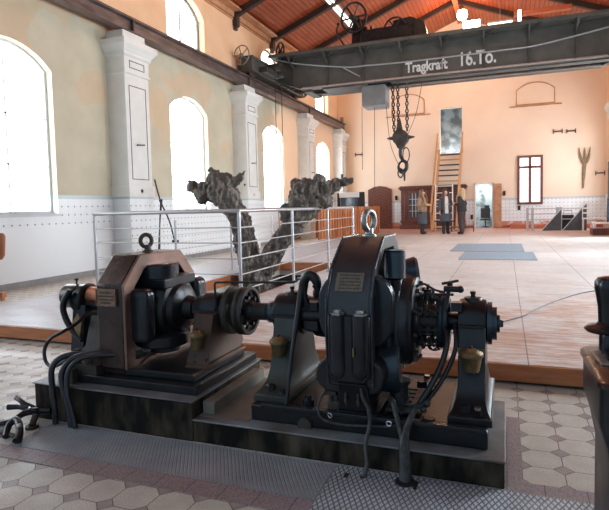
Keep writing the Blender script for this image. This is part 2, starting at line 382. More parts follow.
# timber deck with the tree pit
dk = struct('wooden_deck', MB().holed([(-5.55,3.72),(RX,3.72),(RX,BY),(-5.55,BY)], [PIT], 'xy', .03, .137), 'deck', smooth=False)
fa = MB(); fa.box((-5.57,3.70,.022),(RX,3.73,.133)); struct('deck_fascia', fa, 'fascia', dk, bevel=.003)
fa = MB(); fa.box((-5.58,3.73,.022),(-5.55,BY,.133)); struct('deck_side_board', fa, 'fascia', dk)
fa = MB(); fa.box((-4.2,9.62,-.02),(-2.86,9.65,.134)); fa.box((-4.2,5.45,-.02),(-4.17,9.62,.134)); fa.box((-2.89,5.45,-.02),(-2.86,9.62,.134)); fa.box((-4.17,5.45,-.02),(-2.89,5.48,.134))
struct('pit_edge_boards', fa, 'fascia', dk)
pp = MB(); pp.box((-4.3,5.35,-.62),(-2.76,9.75,-.56)); pp.box((-4.3,5.35,-.6),(-4.2,9.75,-.12)); pp.box((-2.86,5.35,-.6),(-2.76,9.75,-.12)); pp.box((-4.2,9.65,-.6),(-2.86,9.75,-.12)); pp.box((-4.2,5.35,-.6),(-2.86,5.45,-.12))
struct('pit_lining', pp, 'pit')
# left wall
wins = [(c, .85) for c in (1.15, 6.45, 11.66, 16.86, 22.16)]
holes = [arch(c, h, 1.2, 3.68, 4.03) for c, h in wins]+[arch(c, .84, 5.3, 6.15, 6.58) for c, _ in wins]
struct('wall_left', MB().holed([(-1.5,0),(BY+.3,0),(BY+.3,EZ+.25),(-1.5,EZ+.25)], holes, 'yz', WX-.4, WX), 'wallL', smooth=False)
wn = 0
def arch_window(c, hw, z0, zs, za, x, pane, nx, nz, fm, d=1):
    global wn; wn += 1
    fr = MB().holed(arch(c, hw+.005, z0-.005, zs, za+.005), [arch(c, hw-.05, z0+.05, zs-.01, za-.045)], 'yz', x-.03, x+.03)
    for i in range(1, nx): fr.box((x-.02, c-hw+2*hw*i/nx-.014, z0), (x+.02, c-hw+2*hw*i/nx+.014, zs+.1))
    for j in range(1, nz): fr.box((x-.02, c-hw, z0+(zs-z0)*j/nz-.012), (x+.02, c+hw, z0+(zs-z0)*j/nz+.012))
    f = struct('window_%d' % wn, fr, fm, smooth=False)
    struct('pane', MB().prism(arch(c, hw-.02, z0+.02, zs-.01, za-.02), 'yz', x-.028*d-.004, x-.028*d+.004), pane, f, smooth=False)
    return f
for c, h in wins:
    f = arch_window(c, h, 1.2, 3.68, 4.03, WX-.16, 'pane', 2, 3, 'frame')
    struct('window_sill', MB().box((WX-.2, c-h-.03, 1.155), (WX+.03, c+h+.03, 1.2)), 'frame', f)
    arch_window(c, .84, 5.3, 6.15, 6.58, WX-.2, 'pane_up', 2, 1, 'frame_iron')
# right wall (just out of view) with its windows
struct('wall_right', MB().holed([(-1.5,0),(BY+.3,0),(BY+.3,EZ+.25),(-1.5,EZ+.25)], [arch(c, h, 1.2, 3.68, 4.03) for c, h in wins[1:]], 'yz', RX, RX+.4), 'wallL', smooth=False)
for c, h in wins[1:]: arch_window(c, h, 1.2, 3.68, 4.03, RX+.16, 'pane_right' if c < 20 else 'pane_right_far', 2, 3, 'frame', -1)
# back wall, its openings cut through
bh = [[(.49,1.12),(1.48,1.12),(1.48,3.17),(.49,3.17)], [(-1.20,.137),(-.52,.137),(-.52,2.04),(-1.20,2.04)], [(-2.70,3.45),(-1.76,3.45),(-1.76,5.45),(-2.70,5.45)]]
struct('wall_back', MB().holed([(WX-.4,0),(RX+.4,0),(RX+.4,EZ),(RIDGE,RZ+.2),(WX-.4,EZ)], bh, 'xz', BY, BY+.4), 'wallB', smooth=False)
# ceiling boards
for nm, x0 in (('ceiling', WX-.3), ('ceiling', RX+.3)):
    z0 = RZ-(RZ-EZ)*abs(x0-RIDGE)/abs((WX if x0 < 0 else RX)-RIDGE)
    struct(nm, MB().prism([(x0,z0),(RIDGE,RZ),(RIDGE,RZ+.1),(x0,z0+.1)], 'xz', -1.5, BY+.1), 'ceil', smooth=False)
def roofz(x): return RZ-(RZ-EZ)*abs(x-RIDGE)/abs((WX if x < RIDGE else RX)-RIDGE)
t = 0
for y in (3.8,6.4,9.0,11.6,14.2,16.8,19.4,22.0):
    t += 1; r = MB()
    r.bar((WX,y,roofz(WX)-.09),(RIDGE,y,RZ-.09), .16, .18); r.bar((RX,y,roofz(RX)-.09),(RIDGE,y,RZ-.09), .16, .18)
    tr = struct('trim_%d' % t, r, 'rafter')
    if y > 10: struct('rafter_foot', MB().box((WX,y-.1,EZ-.42),(WX+.14,y+.1,EZ-.1)).box((WX,y-.07,EZ-.52),(WX+.09,y+.07,EZ-.4)), 'rafter', tr, bevel=.01)
t += 1; struct('trim_%d' % t, MB().box((RIDGE-.1,-1.4,RZ-.22),(RIDGE+.1,BY,RZ-.02)), 'purlin')
for x in (.55,):
    t += 1; struct('trim_%d' % t, MB().box((.28,19.3,7.36),(2.0,19.5,7.50)), 'purlin')
t += 1; struct('trim_%d' % t, MB().box((WX,-1.4,EZ-.17),(WX+.06,BY,EZ-.02)).box((WX+.0,-1.4,EZ-.02),(WX+.3,BY,EZ+.03)).box((WX,-1.4,EZ-.24),(WX+.03,BY,EZ-.19)), 'cove')
struct('baseboard_left', MB().box((WX,-1.4,0),(WX+.03,BY,.10)), 'base')
struct('baseboard_back', MB().box((-4.9,BY-.03,.137),(-1.3,BY,.25)).box((-.4,BY-.03,.137),(RX,BY,.25)), 'purlin')
# lunette niches on the back wall: thin brown outline mouldings with sills
for i, c in enumerate((1.18, -4.1)):
    t += 1; o = arch(c, .75, 5.27, 5.9, 6.2); n = arch(c, .71, 5.31, 5.88, 6.16)
    struct('trim_%d' % t, MB().holed(o, [n], 'xz', BY-.025, BY+.002).box((c-1.0,BY-.05,5.2),(c+1.0,BY,5.25)), 'cove', smooth=False)
# things seen through the openings
struct('stair_room_panel', MB().box((-3.1,BY+1.4,3.0),(-1.4,BY+1.45,5.8)), mat('loft_wall_grey', (.16,.18,.19), .7, c2=(.42,.47,.50), scale=2.2, lo=.45, hi=.6), smooth=False)
struct('doorway_room_panel', MB().box((-2.2,BY+1.6,0),(.4,BY+1.65,2.6)), mat('corridor_wall_pale', (.66,.74,.76), .7, c2=(.22,.27,.28), scale=2.2, lo=.5, hi=.62), smooth=False)
struct('doorway_room_floor', MB().box((-2.2,BY+.4,.05),(.4,BY+1.6,.13)), 'grey', smooth=False)

# back window with dark red frame
wn += 1; f = MB().holed([(.49,1.12),(1.48,1.12),(1.48,3.17),(.49,3.17)], [[(.585,1.22),(1.385,1.22),(1.385,3.08),(.585,3.08)]], 'xz', BY-.06, BY+.06)
f.box((.935,BY-.05,1.15),(1.035,BY+.05,3.14)).box((.52,BY-.05,2.64),(1.45,BY+.05,2.73)); f = struct('window_%d' % wn, f, 'frame_dark', smooth=False)
struct('pane', MB().box((.52,BY+.03,1.15),(1.45,BY+.04,3.14)), 'pane_back', f)
b = MB()
for z in (1.7, 2.2): b.box((.55,BY+.01,z),(1.42,BY+.025,z+.012))
for x in (.73, 1.22): b.box((x,BY+.01,1.18),(x+.01,BY+.025,2.66))
struct('glazing_bars', b, 'grey', f)
# open doorway: white frame, half-open leaf
f = MB().box((-1.26,BY-.04,.137),(-1.19,BY+.1,2.1)).box((-.53,BY-.04,.137),(-.46,BY+.1,2.1)).box((-1.26,BY-.04,2.03),(-.46,BY+.1,2.1))
d = struct('door_1', f, 'white', bevel=.005)
struct('door_leaf', MB().box((-.44,BY-.10,.16),(-.14,BY-.05,2.04)), 'cove', d, bevel=.004)
struct('door_handle', MB().cyl((-.40,BY-.10,1.1),(-.40,BY-.14,1.1),.012).box((-.41,BY-.15,1.09),(-.31,BY-.13,1.11)), 'steel', d)
tag(ob('office_chair', MB().box((-1.02,BY+.7,.55),(-.62,BY+.76,1.0)).box((-1.05,BY+.55,.45),(-.6,BY+.95,.52)).cyl((-.82,BY+.75,.2),(-.82,BY+.75,.48),.03).cyl((-.82,BY+.75,.137),(-.82,BY+.75,.2),.22,.05).cyl((-.75,BY+.72,1.0),(-.75,BY+.72,1.12),.1), 'dark', bevel=.02), 'small dark seat standing beyond the white framed open doorway', 'chair')

# brown arched door, chevron boarding
f = MB().holed([(-5.98,.137),(-4.88,.137),(-4.88,1.95),(-5.15,2.08),(-5.43,2.12),(-5.71,2.08),(-5.98,1.95)], [[(-5.90,.15),(-4.96,.15),(-4.96,1.90),(-5.18,2.0),(-5.43,2.04),(-5.68,2.0),(-5.90,1.90)]], 'xz', BY-.08, BY)
d = struct('door_2', f, 'wood_red', smooth=False)
struct('door_leaf', MB().prism([(-5.90,.15),(-4.96,.15),(-4.96,1.90),(-5.18,2.0),(-5.43,2.04),(-5.68,2.0),(-5.90,1.90)], 'xz', BY-.04, BY), 'wood_red', d, smooth=False)
c = MB()
for i in range(12):
    z = .3+i*.14
    c.bar((-5.88,BY-.05,z),(-5.43,BY-.05,z+.22),.03,.05,(0,1,0)); c.bar((-5.43,BY-.05,z+.22),(-4.98,BY-.05,z),.03,.05,(0,1,0))
struct('chevron_boards', c, mat('chevron_brown', (.17,.05,.03), .4, c2=(.22,.08,.05), scale=12), d)
struct('door_handle', MB().cyl((-5.02,BY-.1,1.08),(-5.02,BY-.04,1.08),.015).box((-5.03,BY-.11,1.07),(-4.92,BY-.09,1.09)), 'brass', d)

# pilasters along the left wall
def pilaster(y, lab, w=.75, x1=-6.99):
    p = thing('pilaster', lab, 'pilaster', 'white wall pilasters carrying the crane rail', (WX, y+w/2, 0))
    L = lambda o: (setattr(o, 'matrix_parent_inverse', Matrix.Translation((-WX, -(y+w/2), 0))), o)[1]
    L(ob('shaft', MB().box((WX,y,0),(x1,y+w,3.95)), 'plaster_tile', p, bevel=.006))
    L(ob('plinth_casing', MB().box((WX,y-.03,1.5),(x1+.03,y+w+.03,1.72)), 'plaster', p, bevel=.004))
    c = MB(); q = lambda e, z: [(WX,y-e,z),(x1+e,y-e,z),(x1+e,y+w+e,z),(WX,y+w+e,z)]
    c.rings([q(.0,3.93), q(.03,3.95), q(.03,3.99), q(.01,4.0), q(.01,4.27), q(.05,4.31), q(.05,4.35), q(.10,4.42), q(.15,4.48), q(.15,4.58), q(.02,4.59), q(-.03,4.60), q(-.03,4.79)])
    L(ob('capital', c, 'plaster', p, smooth=False))
    ln = MB()
    for (ya, yb, za, zb) in ((y+.11,y+w-.11,1.85,3.72),(y+.14,y+w-.14,4.06,4.21)):
        for a in ((ya,za,yb,za+.016),(ya,zb-.016,yb,zb),(ya,za,ya+.016,zb),(yb-.016,za,yb,zb)): ln.box((x1,a[0],a[1]),(x1+(.016 if za > 4 else .006),a[2],a[3]))
    L(ob('panel_outline', ln, 'line', p, smooth=False))
    L(ob('cramp_iron', MB().cyl((x1,y+.3,2.55),(x1+.07,y+.3,2.55),.014).bar((x1+.06,y+.24,2.54),(x1+.06,y+.46,2.56),.02,.03).cyl((x1,y+.36,1.62),(x1+.03,y+.36,1.62),.04), 'line', p))
    return p
pilaster(8.70, 'nearest white pilaster with outlined panel and moulded capital under crane rail')
pilaster(13.92, 'second white pilaster from the front, behind the top of the left branch of the trunk')
pilaster(19.12, 'third white pilaster, between the last two tall arched windows')
pilaster(23.62, 'farthest pilaster, in the corner beside the back wall', .7)
# capital stub at the right side wall
p = MB(); q = lambda e, z: [(RX,21.0-e,z),(3.47-e,21.0-e,z),(3.47-e,21.7+e,z),(RX,21.7+e,z)]
p.rings([q(0,.137), q(0,4.1), q(.05,4.15), q(.05,4.3), q(.14,4.45), q(.14,4.6), q(0,4.62), q(0,4.8)])
tag(ob('pilaster', p, 'plaster', smooth=False), 'white pilaster with moulded capital cut off at the right edge', 'pilaster', 'white wall pilasters carrying the crane rail')
t += 1; struct('trim_%d' % t, MB().box((RX-.5,-1,4.80),(RX-.3,20.4,4.84)).box((RX-.42,-1,4.84),(RX-.38,20.4,5.1)).box((RX-.5,-1,5.1),(RX-.3,20.4,5.13)), 'rail')

# crane rail, I-beam on the pilasters
r = thing('crane_rail', 'long dark steel crane rail girder running along the left wall over the pilasters', 'rail')
I = [(-7.19,4.70),(-6.99,4.70),(-6.99,4.725),(-7.075,4.735),(-7.075,5.04),(-6.99,5.055),(-6.99,5.08),(-7.19,5.08),(-7.19,5.055),(-7.105,5.04),(-7.105,4.735),(-7.19,4.725)]
I = [(a, b+.0) for a, b in I]
ob('i_beam', MB().prism([(a, 4.80+(b-4.70)*.66) if b < 4.9 else (a, b) for a, b in I], 'xz', -1.4, BY-.05), 'rail', r, smooth=False)
ob('rail_head', MB().box((-7.12,-1.4,5.08),(-7.06,BY-.3,5.135)), 'rust', r)
ob('end_stop', MB().box((-7.15,BY-.45,5.13),(-7.03,BY-.3,5.35)), 'rail', r)
for y in (9.07, 14.3, 19.5): ob('web_stiffener', MB().box((-7.18,y-.02,4.82),(-7.0,y+.02,5.06)), 'rail', r)

# ================================================================= CRANE
cr = thing('overhead_crane', 'grey riveted overhead travelling crane bridge with white load lettering', 'crane', loc=(0,0,0))
def girder(nm, y, flip):
    xl, xr = -6.85, 3.3
    pl = [(xl,5.24),(-6.0,4.93),(xr-.8,4.93),(xr,5.24),(xr,5.9),(xl,5.9)]
    g = MB().prism(pl, 'xz', y-.01, y+.01)
    o = ob(nm, g, 'crane', cr, smooth=False)
    fl = MB(); a = [(xl,5.24),(-6.0,4.93),(xr-.8,4.93),(xr,5.24)]
    for i in range(3): fl.bar((a[i][0],y,a[i][1]),(a[i+1][0],y,a[i+1][1]),.30,.02,(0,0,1))
    fl.box((xl,y-.12,5.88),(xr,y+.12,5.90)); ob('flange', fl, 'crane', o, smooth=False)
    an = MB(); s = -1
    an.box((-6.0,y-.02,4.94),(xr-.8,y-.012,5.0)); ob('angle_strip', an, 'crane_flange', o)
    e = MB(); e.box((-6.0,y-.155,4.915),(xr-.8,y-.15,4.945)); ob('flange_edge', e, 'crane_flange', o)
    rv = MB()
    if not flip:
        for i in range(98): rv.sph((-5.95+i*.086,y-.022,4.97),.010,6)
        ob('rivet_row', rv, 'crane_flange', o)
    for i in range(9):
        sf = MB().box((-6.3+i*1.15,y-.07,4.94),(-6.285+i*1.15,y-.01,5.88)).box((-6.33+i*1.15,y-.016,4.94),(-6.25+i*1.15,y-.01,5.88))
        ob('web_stiffener', sf, 'crane', o, smooth=False)
    return o
g1 = girder('front_girder', 16.0, False); g2 = girder('rear_girder', 17.05, True)
w = MB().box((-6.9,15.4,5.90),(3.3,16.0,5.93)); w.box((-6.9,15.38,5.87),(3.3,15.41,5.96))
wk = ob('walkway', w, 'crane', cr, smooth=False)
for i in range(9):
    br = MB(); x = -6.29+i*1.15; br.bar((x,15.42,5.88),(x,15.98,5.88),.05,.05,(0,0,1)); br.bar((x,15.45,5.87),(x,15.97,5.62),.04,.04,(0,0,1)); br.bar((x+.3,15.44,5.88),(x,15.98,5.80),.03,.03,(0,0,1))
    ob('walkway_bracket', br, 'crane', wk, smooth=False)
cb = MB()
for x in (-6.5,-5.2,2.2): cb.box((x-.04,16.0,5.0),(x+.04,17.05,5.12))
cb.box((-5.35,16.0,4.88),(-3.9,17.05,4.93)); cb.box((-3.2,16.0,4.88),(3.0,16.3,4.93)) ; cb.box((-6.0,16.1,4.87),(-5.75,17.2,4.92))
ob('cross_brace', cb, 'crane', cr)
# end carriage on the rail
ec = thing  # carriage is a part of the crane
e = ob('end_carriage', MB().box((-7.2,14.15,5.22),(-6.85,18.35,5.62)).box((-7.24,14.1,5.58),(-6.8,18.4,5.64)).box((-7.24,14.1,5.20),(-6.8,18.4,5.24)), 'crane', cr, bevel=.01)
for y in (14.45, 18.0): ob('wheel', MB().lathe((-7.2,y,5.33),(1,0,0),[(0,.235),(.03,.235),(.03,.195),(.17,.195),(.17,.235),(.2,.235)]), 'rust', e)
gs = MB(); 
for k in range(10): gs.cyl((-6.75,15.9+k*.13,5.12+.02*(k%3)),(-6.55,15.95+k*.13,5.08),.03,seg=8)
gs.box((-6.85,14.6,5.25),(-6.6,15.6,5.4)).cyl((-6.8,15.2,5.5),(-6.4,15.2,5.5),.12).cyl((-6.8,15.6,5.45),(-6.45,15.6,5.45),.18,seg=20)
ob('drive_gear', gs, 'iron_dusty', e)
ob('end_carriage', MB().box((3.3,14.15,5.22),(3.58,18.35,5.62)), 'crane', cr, bevel=.01)
def handwheel(name, c, n, R, r, parent, spokes=6, m='crane', hub=.05):
    b = MB().torus(c, n, R, r, 36, 8); b.cyl(V(c)-V(n)*hub, V(c)+V(n)*hub, R*.18, seg=14)
    mm = axis_m(n)
    for k in range(spokes):
        a = 2*PI*k/spokes; b.cyl(c, V(c)+(mm @ V((math.cos(a)*R, math.sin(a)*R, 0))), r*.8, seg=8)
    return ob(name, b, m, parent)
handwheel('handwheel', (-7.08,13.95,5.62), (.2,1,0), .27, .016, e, 5, 'crane_box')
handwheel('handwheel', (-6.70,15.9,6.15), (.9,1,0), .29, .03, e, 5, 'iron')
ob('bearing_stand', MB().box((-6.76,15.85,5.6),(-6.64,16.0,6.15)), 'crane', e)
# load lettering
def text(s, loc, size, parent, m, rot=(PI/2,0,0), sx=1, ext=.004, bold=.0):
    c = bpy.data.curves.new('lettering', 'FONT'); c.body = s; c.size = size; c.extrude = ext; c.offset = bold; c.materials.append(MT[m])
    o = bpy.data.objects.new('lettering', c); COL.objects.link(o); o.location = loc; o.rotation_euler = rot; o.scale = (sx,1,1)
    dg = bpy.context.evaluated_depsgraph_get(); me = bpy.data.meshes.new_from_object(o.evaluated_get(dg)); q = bpy.data.objects.new('lettering', me); COL.objects.link(q)
    q.location = loc; q.rotation_euler = rot; q.scale = (sx,1,1); q.parent = parent; bpy.data.objects.remove(o); return q
text('Tragkraft', (-2.74,15.975,5.10), .40, g1, 'letter', sx=.80, bold=.011)
text('16.To.', (-1.24,15.975,5.12), .54, g1, 'letter', sx=.73, bold=.011)
# conduit across the web
pts = [(-6.7,15.7,5.86),(-5.99,15.8,5.68),(-4.53,15.82,5.43),(-3.82,15.82,5.40),(-2.5,15.82,5.37),(0,15.82,5.38),(1.0,15.82,5.42),(3.2,15.82,5.76)]
ob('conduit', MB().tube(pts, .022), 'grey', cr)
ob('conduit', MB().tube([(-4.6,15.85,5.42),(-4.1,15.9,5.12)], .018, smooth=False), 'grey', cr)
# trolley (crab) with its handwheels
tr = thing('crane_trolley', 'black hand-driven crane trolley on top of the grey bridge', 'trolley')
ob('trolley_frame', MB().box((-4.4,15.95,5.97),(-2.15,17.1,6.15)).box((-4.1,16.0,6.15),(-2.5,16.9,6.5)), 'iron', tr, bevel=.02)
ob('winding_drum', MB().lathe((-3.85,16.5,6.45),(1,0,0),[(0,.30),(.06,.30),(.06,.22),(1.0,.22),(1.0,.30),(1.1,.30)]), 'iron', tr)
ob('side_frame', MB().prism([(-4.45,6.0),(-4.0,6.0),(-4.1,6.7),(-4.18,7.0),(-4.35,7.0),(-4.4,6.6)], 'xz', 16.2, 16.3).prism([(-3.2,6.1),(-2.1,6.1),(-2.2,6.55),(-2.6,6.75),(-3.1,6.7)], 'xz', 16.1, 16.6), 'iron', tr, bevel=.01)
handwheel('handwheel', (-4.28,15.95,6.90), (.25,1,.15), .42, .035, tr, 6, 'iron', .15)
handwheel('handwheel', (-3.05,16.1,6.42), (.1,1,.2), .34, .03, tr, 6, 'iron', .1)
ob('gear_wheel', MB().lathe((-4.45,16.7,6.7),(1,0,0),[(0,.32),(.08,.32)],28).lathe((-4.05,16.3,6.5),(1,0,0),[(0,.2),(.1,.2)],20), 'iron', tr)
ob('lever', MB().tube([(-4.6,16.0,6.1),(-4.8,15.9,6.5),(-4.72,15.8,6.7)], .025).sph((-4.72,15.8,6.72),.05), 'iron', tr)
wl = MB()
for y in (16.0,17.05):
    for x in (-4.2,-2.4): wl.cyl((x-.04,y-.05,6.0),(x-.04,y+.05,6.0),.09)
ob('trolley_wheel', wl, 'rust', tr)
# control box under bridge
bx = thing('equipment_box', 'light grey sheet metal box hanging under the crane bridge left of the chains', 'box')
ob('body', MB().box((-4.12,16.15,4.28),(-3.40,16.85,4.88)), 'crane_box', bx, bevel=.01)
ob('bottom_flap', MB().box((-4.10,16.17,4.25),(-3.42,16.83,4.28)).box((-3.39,16.2,4.4),(-3.385,16.8,4.75)), 'grey', bx)
# chain hoist
def chain(name, p0, p1, pitch, r, label, grp):
    p0 = V(p0); p1 = V(p1); L = (p1-p0).length; n = int(L/pitch); b = MB()
    for i in range(n):
        c = p0+(p1-p0)*((i+.5)/n); nn = (1,0,0) if i % 2 else (0,1,0)
        b.torus(c, nn, pitch*.42, r, 10, 5, sx=(1.35 if i % 2 else .8), sy=(.8 if i % 2 else 1.35))
    return tag(ob(name, b, 'iron'), label, 'chain', grp)
chain('hoist_chain', (-3.25,16.5,5.95), (-3.20,16.5,3.45), .11, .022, 'leftmost of the three heavy chains hanging under the bridge', 'hoist chains')
chain('hoist_chain', (-3.08,16.45,5.95), (-3.06,16.5,3.65), .11, .022, 'middle of the three heavy chains, running down to the top of the hook block', 'hoist chains')
chain('hoist_chain', (-2.80,16.5,5.95), (-2.80,16.5,3.45), .11, .022, 'rightmost of the three heavy chains hanging under the bridge', 'hoist chains')
hb = thing('hook_block', 'black iron hook block hanging on chains before the back wall', 'hook block', loc=(0,0,0))
ob('sheave_housing', MB().lathe((-3.0,16.32,3.28),(0,1,0),[(0,.12),(.04,.24),(.32,.24),(.36,.12)],20).cyl((-3.42,16.5,3.28),(-3.18,16.5,3.28),.02,.08,12).cyl((-2.82,16.5,3.28),(-2.58,16.5,3.28),.08,.02,12), 'iron_dusty', hb)
ob('neck', MB().lathe((-3.04,16.5,3.42),(0,0,1),[(0,.13),(.12,.10),(.3,.07),(.42,.04)],14).prism([(-3.2,3.2),(-2.8,3.2),(-2.9,2.98),(-3.0,2.88),(-3.1,2.98)], 'xz', 16.4, 16.6), 'iron_dusty', hb, bevel=.01)
ob('hook', MB().tube([(-3.0,16.5,3.0),(-3.02,16.5,2.75),(-2.95,16.5,2.6),(-2.84,16.5,2.5),(-2.84,16.5,2.33),(-2.95,16.5,2.25),(-3.06,16.5,2.3),(-3.1,16.5,2.42)], [.06,.05,.05,.06,.06,.055,.045,.02]), 'iron', hb)
ob('shackle', MB().torus((-2.95,16.5,2.38),(0,1,0),.13,.035,20,8,sy=1.4).torus((-3.02,16.5,2.2),(.4,1,0),.09,.022,18,8,sy=1.5).torus((-2.9,16.5,2.12),(1,.3,0),.10,.02,18,8,sy=1.6).torus((-2.84,16.5,2.75),(0,1,0),.10,.018,18,8,sy=2.2), 'iron', hb)
# hanging lines
for i, (a, b, c, lab) in enumerate([((-4.18,16.4,4.3),(-4.2,16.4,2.35),None,'thin dark cord hanging straight down from the left side of the grey box'),
    ((-3.78,16.4,4.3),(-3.82,16.4,1.6),None,'thin dark cord hanging straight down from the middle of the grey box'),
    ((-3.42,16.4,4.3),(-3.02,16.45,2.35),(-3.3,16.4,3.1),'slack thin cord sagging from the grey box towards the hook'),
    ((-2.3,16.4,5.0),(-2.78,16.45,3.35),(-2.5,16.4,4.0),'thin cord slanting from the bridge to the right side of the hook block')]):
    tag(ob('cord', MB().tube([a]+([c] if c else [])+[b], .009, 6), 'iron_dusty'), lab, 'cord')
for x, y, lab in ((-6.62,15.25,'thin cable hanging from the crane end to the deck, nearer the camera of the pair'), (-6.62,15.75,'thin cable hanging from the crane end to the deck, farther of the pair')):
    tag(ob('hanging_cable', MB().tube([(x,y,5.3),(x,y,2.5),(x,y+.05,.14)], .012, 6), 'iron_dusty'), lab, 'cable')
# lamps on the bridge
fl = thing('floodlight', 'small glaring floodlight on top of the crane bridge above the load lettering', 'lamp')
ob('housing', MB().box((-1.14,16.02,6.12),(-.62,16.2,6.38)).box((-.92,16.1,5.93),(-.84,16.14,6.12)), 'grey', fl, bevel=.01)
ob('lamp_glass', MB().box((-1.10,16.0,6.15),(-.66,16.02,6.35)), emit('floodlight_glow', (.95,.97,1.0), 18), fl)
pl_ = thing('pendant_lamp', 'round glaring warm lamp hanging from the ridge above the crane', 'lamp')
ob('bulb', MB().sph((-1.23,17.4,7.0),.16), emit('warm_bulb_glow', (1,.62,.28), 60), pl_)
ob('cord', MB().cyl((-1.23,17.4,7.16),(-1.23,17.4,8.9),.012,seg=8), 'iron', pl_)
ob('cap', MB().lathe((-1.23,17.4,7.12),(0,0,1),[(0,.15),(.06,.10),(.12,.03)],18), 'grey', pl_)
# lit strips under the roof
for (x, y0, y1, w, lab) in ((-5.2,14.6,19.2,.10,'long white light strip on the left roof slope beside the trolley'),):
    s = thing('strip_light', lab, 'lamp'); z = roofz(x)
    ob('housing', MB().box((x-w-.03,y0,z-.10),(x+w+.03,y1,z-.04),(0,-.38,0)), 'grey', s)
    ob('tube', MB().box((x-w+.03,y0+.05,z-.13),(x-.02,y1-.05,z-.10),(0,-.38,0)).box((x+.04,y0+.05,z-.10),(x+w-.01,y1-.05,z-.07),(0,-.38,0)), emit('strip_glow', (1,.95,.85), 3.5), s)
s = thing('strip_light', 'short horizontal white light tube just right of the floodlight', 'lamp')
ob('housing', MB().box((-.55,19.2,7.20),(.25,19.35,7.25)).cyl((-.15,19.3,7.25),(-.15,19.3,8.4),.01,seg=6), 'grey', s)
ob('tube', MB().box((-.53,19.22,7.13),(.23,19.33,7.20)), emit('strip_glow_far', (1,.97,.9), 3), s)
s = thing('strip_light', 'short upright white light panel at the left end of the red roof beam', 'lamp')
ob('housing', MB().box((.38,19.24,7.12),(.52,19.3,7.52)), 'grey', s); ob('tube', MB().box((.40,19.21,7.14),(.50,19.24,7.50)), 'pane_up', s)

# ================================================================= MACHINES
AY, AZ = 2.79, .60
pl = thing('concrete_plinth', 'low stepped concrete plinth with grey capping under both machines', 'plinth')
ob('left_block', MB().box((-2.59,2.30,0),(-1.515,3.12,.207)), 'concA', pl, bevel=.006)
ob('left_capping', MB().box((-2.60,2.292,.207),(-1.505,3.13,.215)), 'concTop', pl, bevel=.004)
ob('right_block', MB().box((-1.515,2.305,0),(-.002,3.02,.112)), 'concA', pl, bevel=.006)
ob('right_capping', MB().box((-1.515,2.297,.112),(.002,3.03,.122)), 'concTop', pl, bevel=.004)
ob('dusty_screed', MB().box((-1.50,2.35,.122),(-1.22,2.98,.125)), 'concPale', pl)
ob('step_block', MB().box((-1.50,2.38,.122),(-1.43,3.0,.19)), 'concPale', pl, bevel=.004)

def loft_rect(mb, secs):
    lp = []
    for x0, x1, y0, y1, z in secs: lp.append([(x0,y0,z),(x1,y0,z),(x1,y1,z),(x0,y1,z)])
    return mb.rings(lp)
def pedestal(parent, xa, xb, zb, side, foot=.035, yb=.36, F=((0,1),(.035,1),(.04,.96),(.055,.84),(.085,.70),(.14,.60)), nk=.18):
    c = (xa+xb)/2; hw = (xb-xa)/2
    S = []
    for i, (dz, f) in enumerate(F+((.48-zb,nk/yb),(.60-zb,nk*.8/yb))):
        fx = (foot, foot, foot-.008, .014, .005, 0, 0, 0)[i]; hy = yb*f
        S.append((c-hw-fx, c+hw+fx, AY-hy, AY+hy-(.10 if i < 4 else .04), zb+dz))
    p = ob('pedestal', loft_rect(MB(), S), side, parent, bevel=.004)
    ob('bolt_head', MB().cyl((c-.02,AY-yb+.05,zb+.03),(c-.02,AY-yb+.05,zb+.075),.026,seg=6).cyl((c+.055,AY-yb+.03,zb+.03),(c+.055,AY-yb+.03,zb+.06),.013,seg=6).cyl((c-.02,AY-yb+.05,zb+.02),(c-.02,AY-yb+.05,zb+.04),.036,seg=20), 'iron_gloss', p)
    return p
def head(parent, xa, xb, r=.12, m='iron', top=True):
    h = MB().lathe((xa,AY,AZ),(1,0,0),[(0,r*.7),(.006,r*.96),(.02,r),(xb-xa-.02,r),(xb-xa-.006,r*.96),(xb-xa,r*.7)],36)
    h.box((xa+.01,AY-r-.02,AZ-.012),(xb-.01,AY+r+.02,AZ+.012))
    o = ob('bearing_housing', h, m, parent)
    if top: ob('filler_cap', MB().lathe(((xa+xb)/2,AY,AZ+r-.01),(0,0,1),[(0,.05),(.018,.042),(.022,.012),(.032,.010),(.034,.014),(.048,.014),(.05,.004)],16), m, parent)
    return o
def pot(x, y, zt, lab, w=.048):
    p = thing('oil_pot', lab, 'pot', 'brass drip pots hung on the bearing pedestals')
    ob('cup', MB().lathe((x,y-w*.9,zt-.087),(0,0,1),[(0,w*.66),(.004,w*.70),(.066,w*.9),(.072,w*1.02),(.084,w*1.02),(.084,w*.9),(.03,w*.7)],24), 'brass', p)
    ob('lid', MB().lathe((x,y-w*.9,zt-.004),(0,0,1),[(0,w*1.0),(.006,w*.95),(.022,w*.4),(.025,w*.1)],24), 'brass', p)
    ob('knob', MB().sph((x,y-w*.9,zt+.026),.008,10), 'iron', p)
    ob('hanger', MB().box((x-w*1.15,y-.008,zt-.012),(x+w*1.15,y,zt+.006)), 'brass', p)
    return p

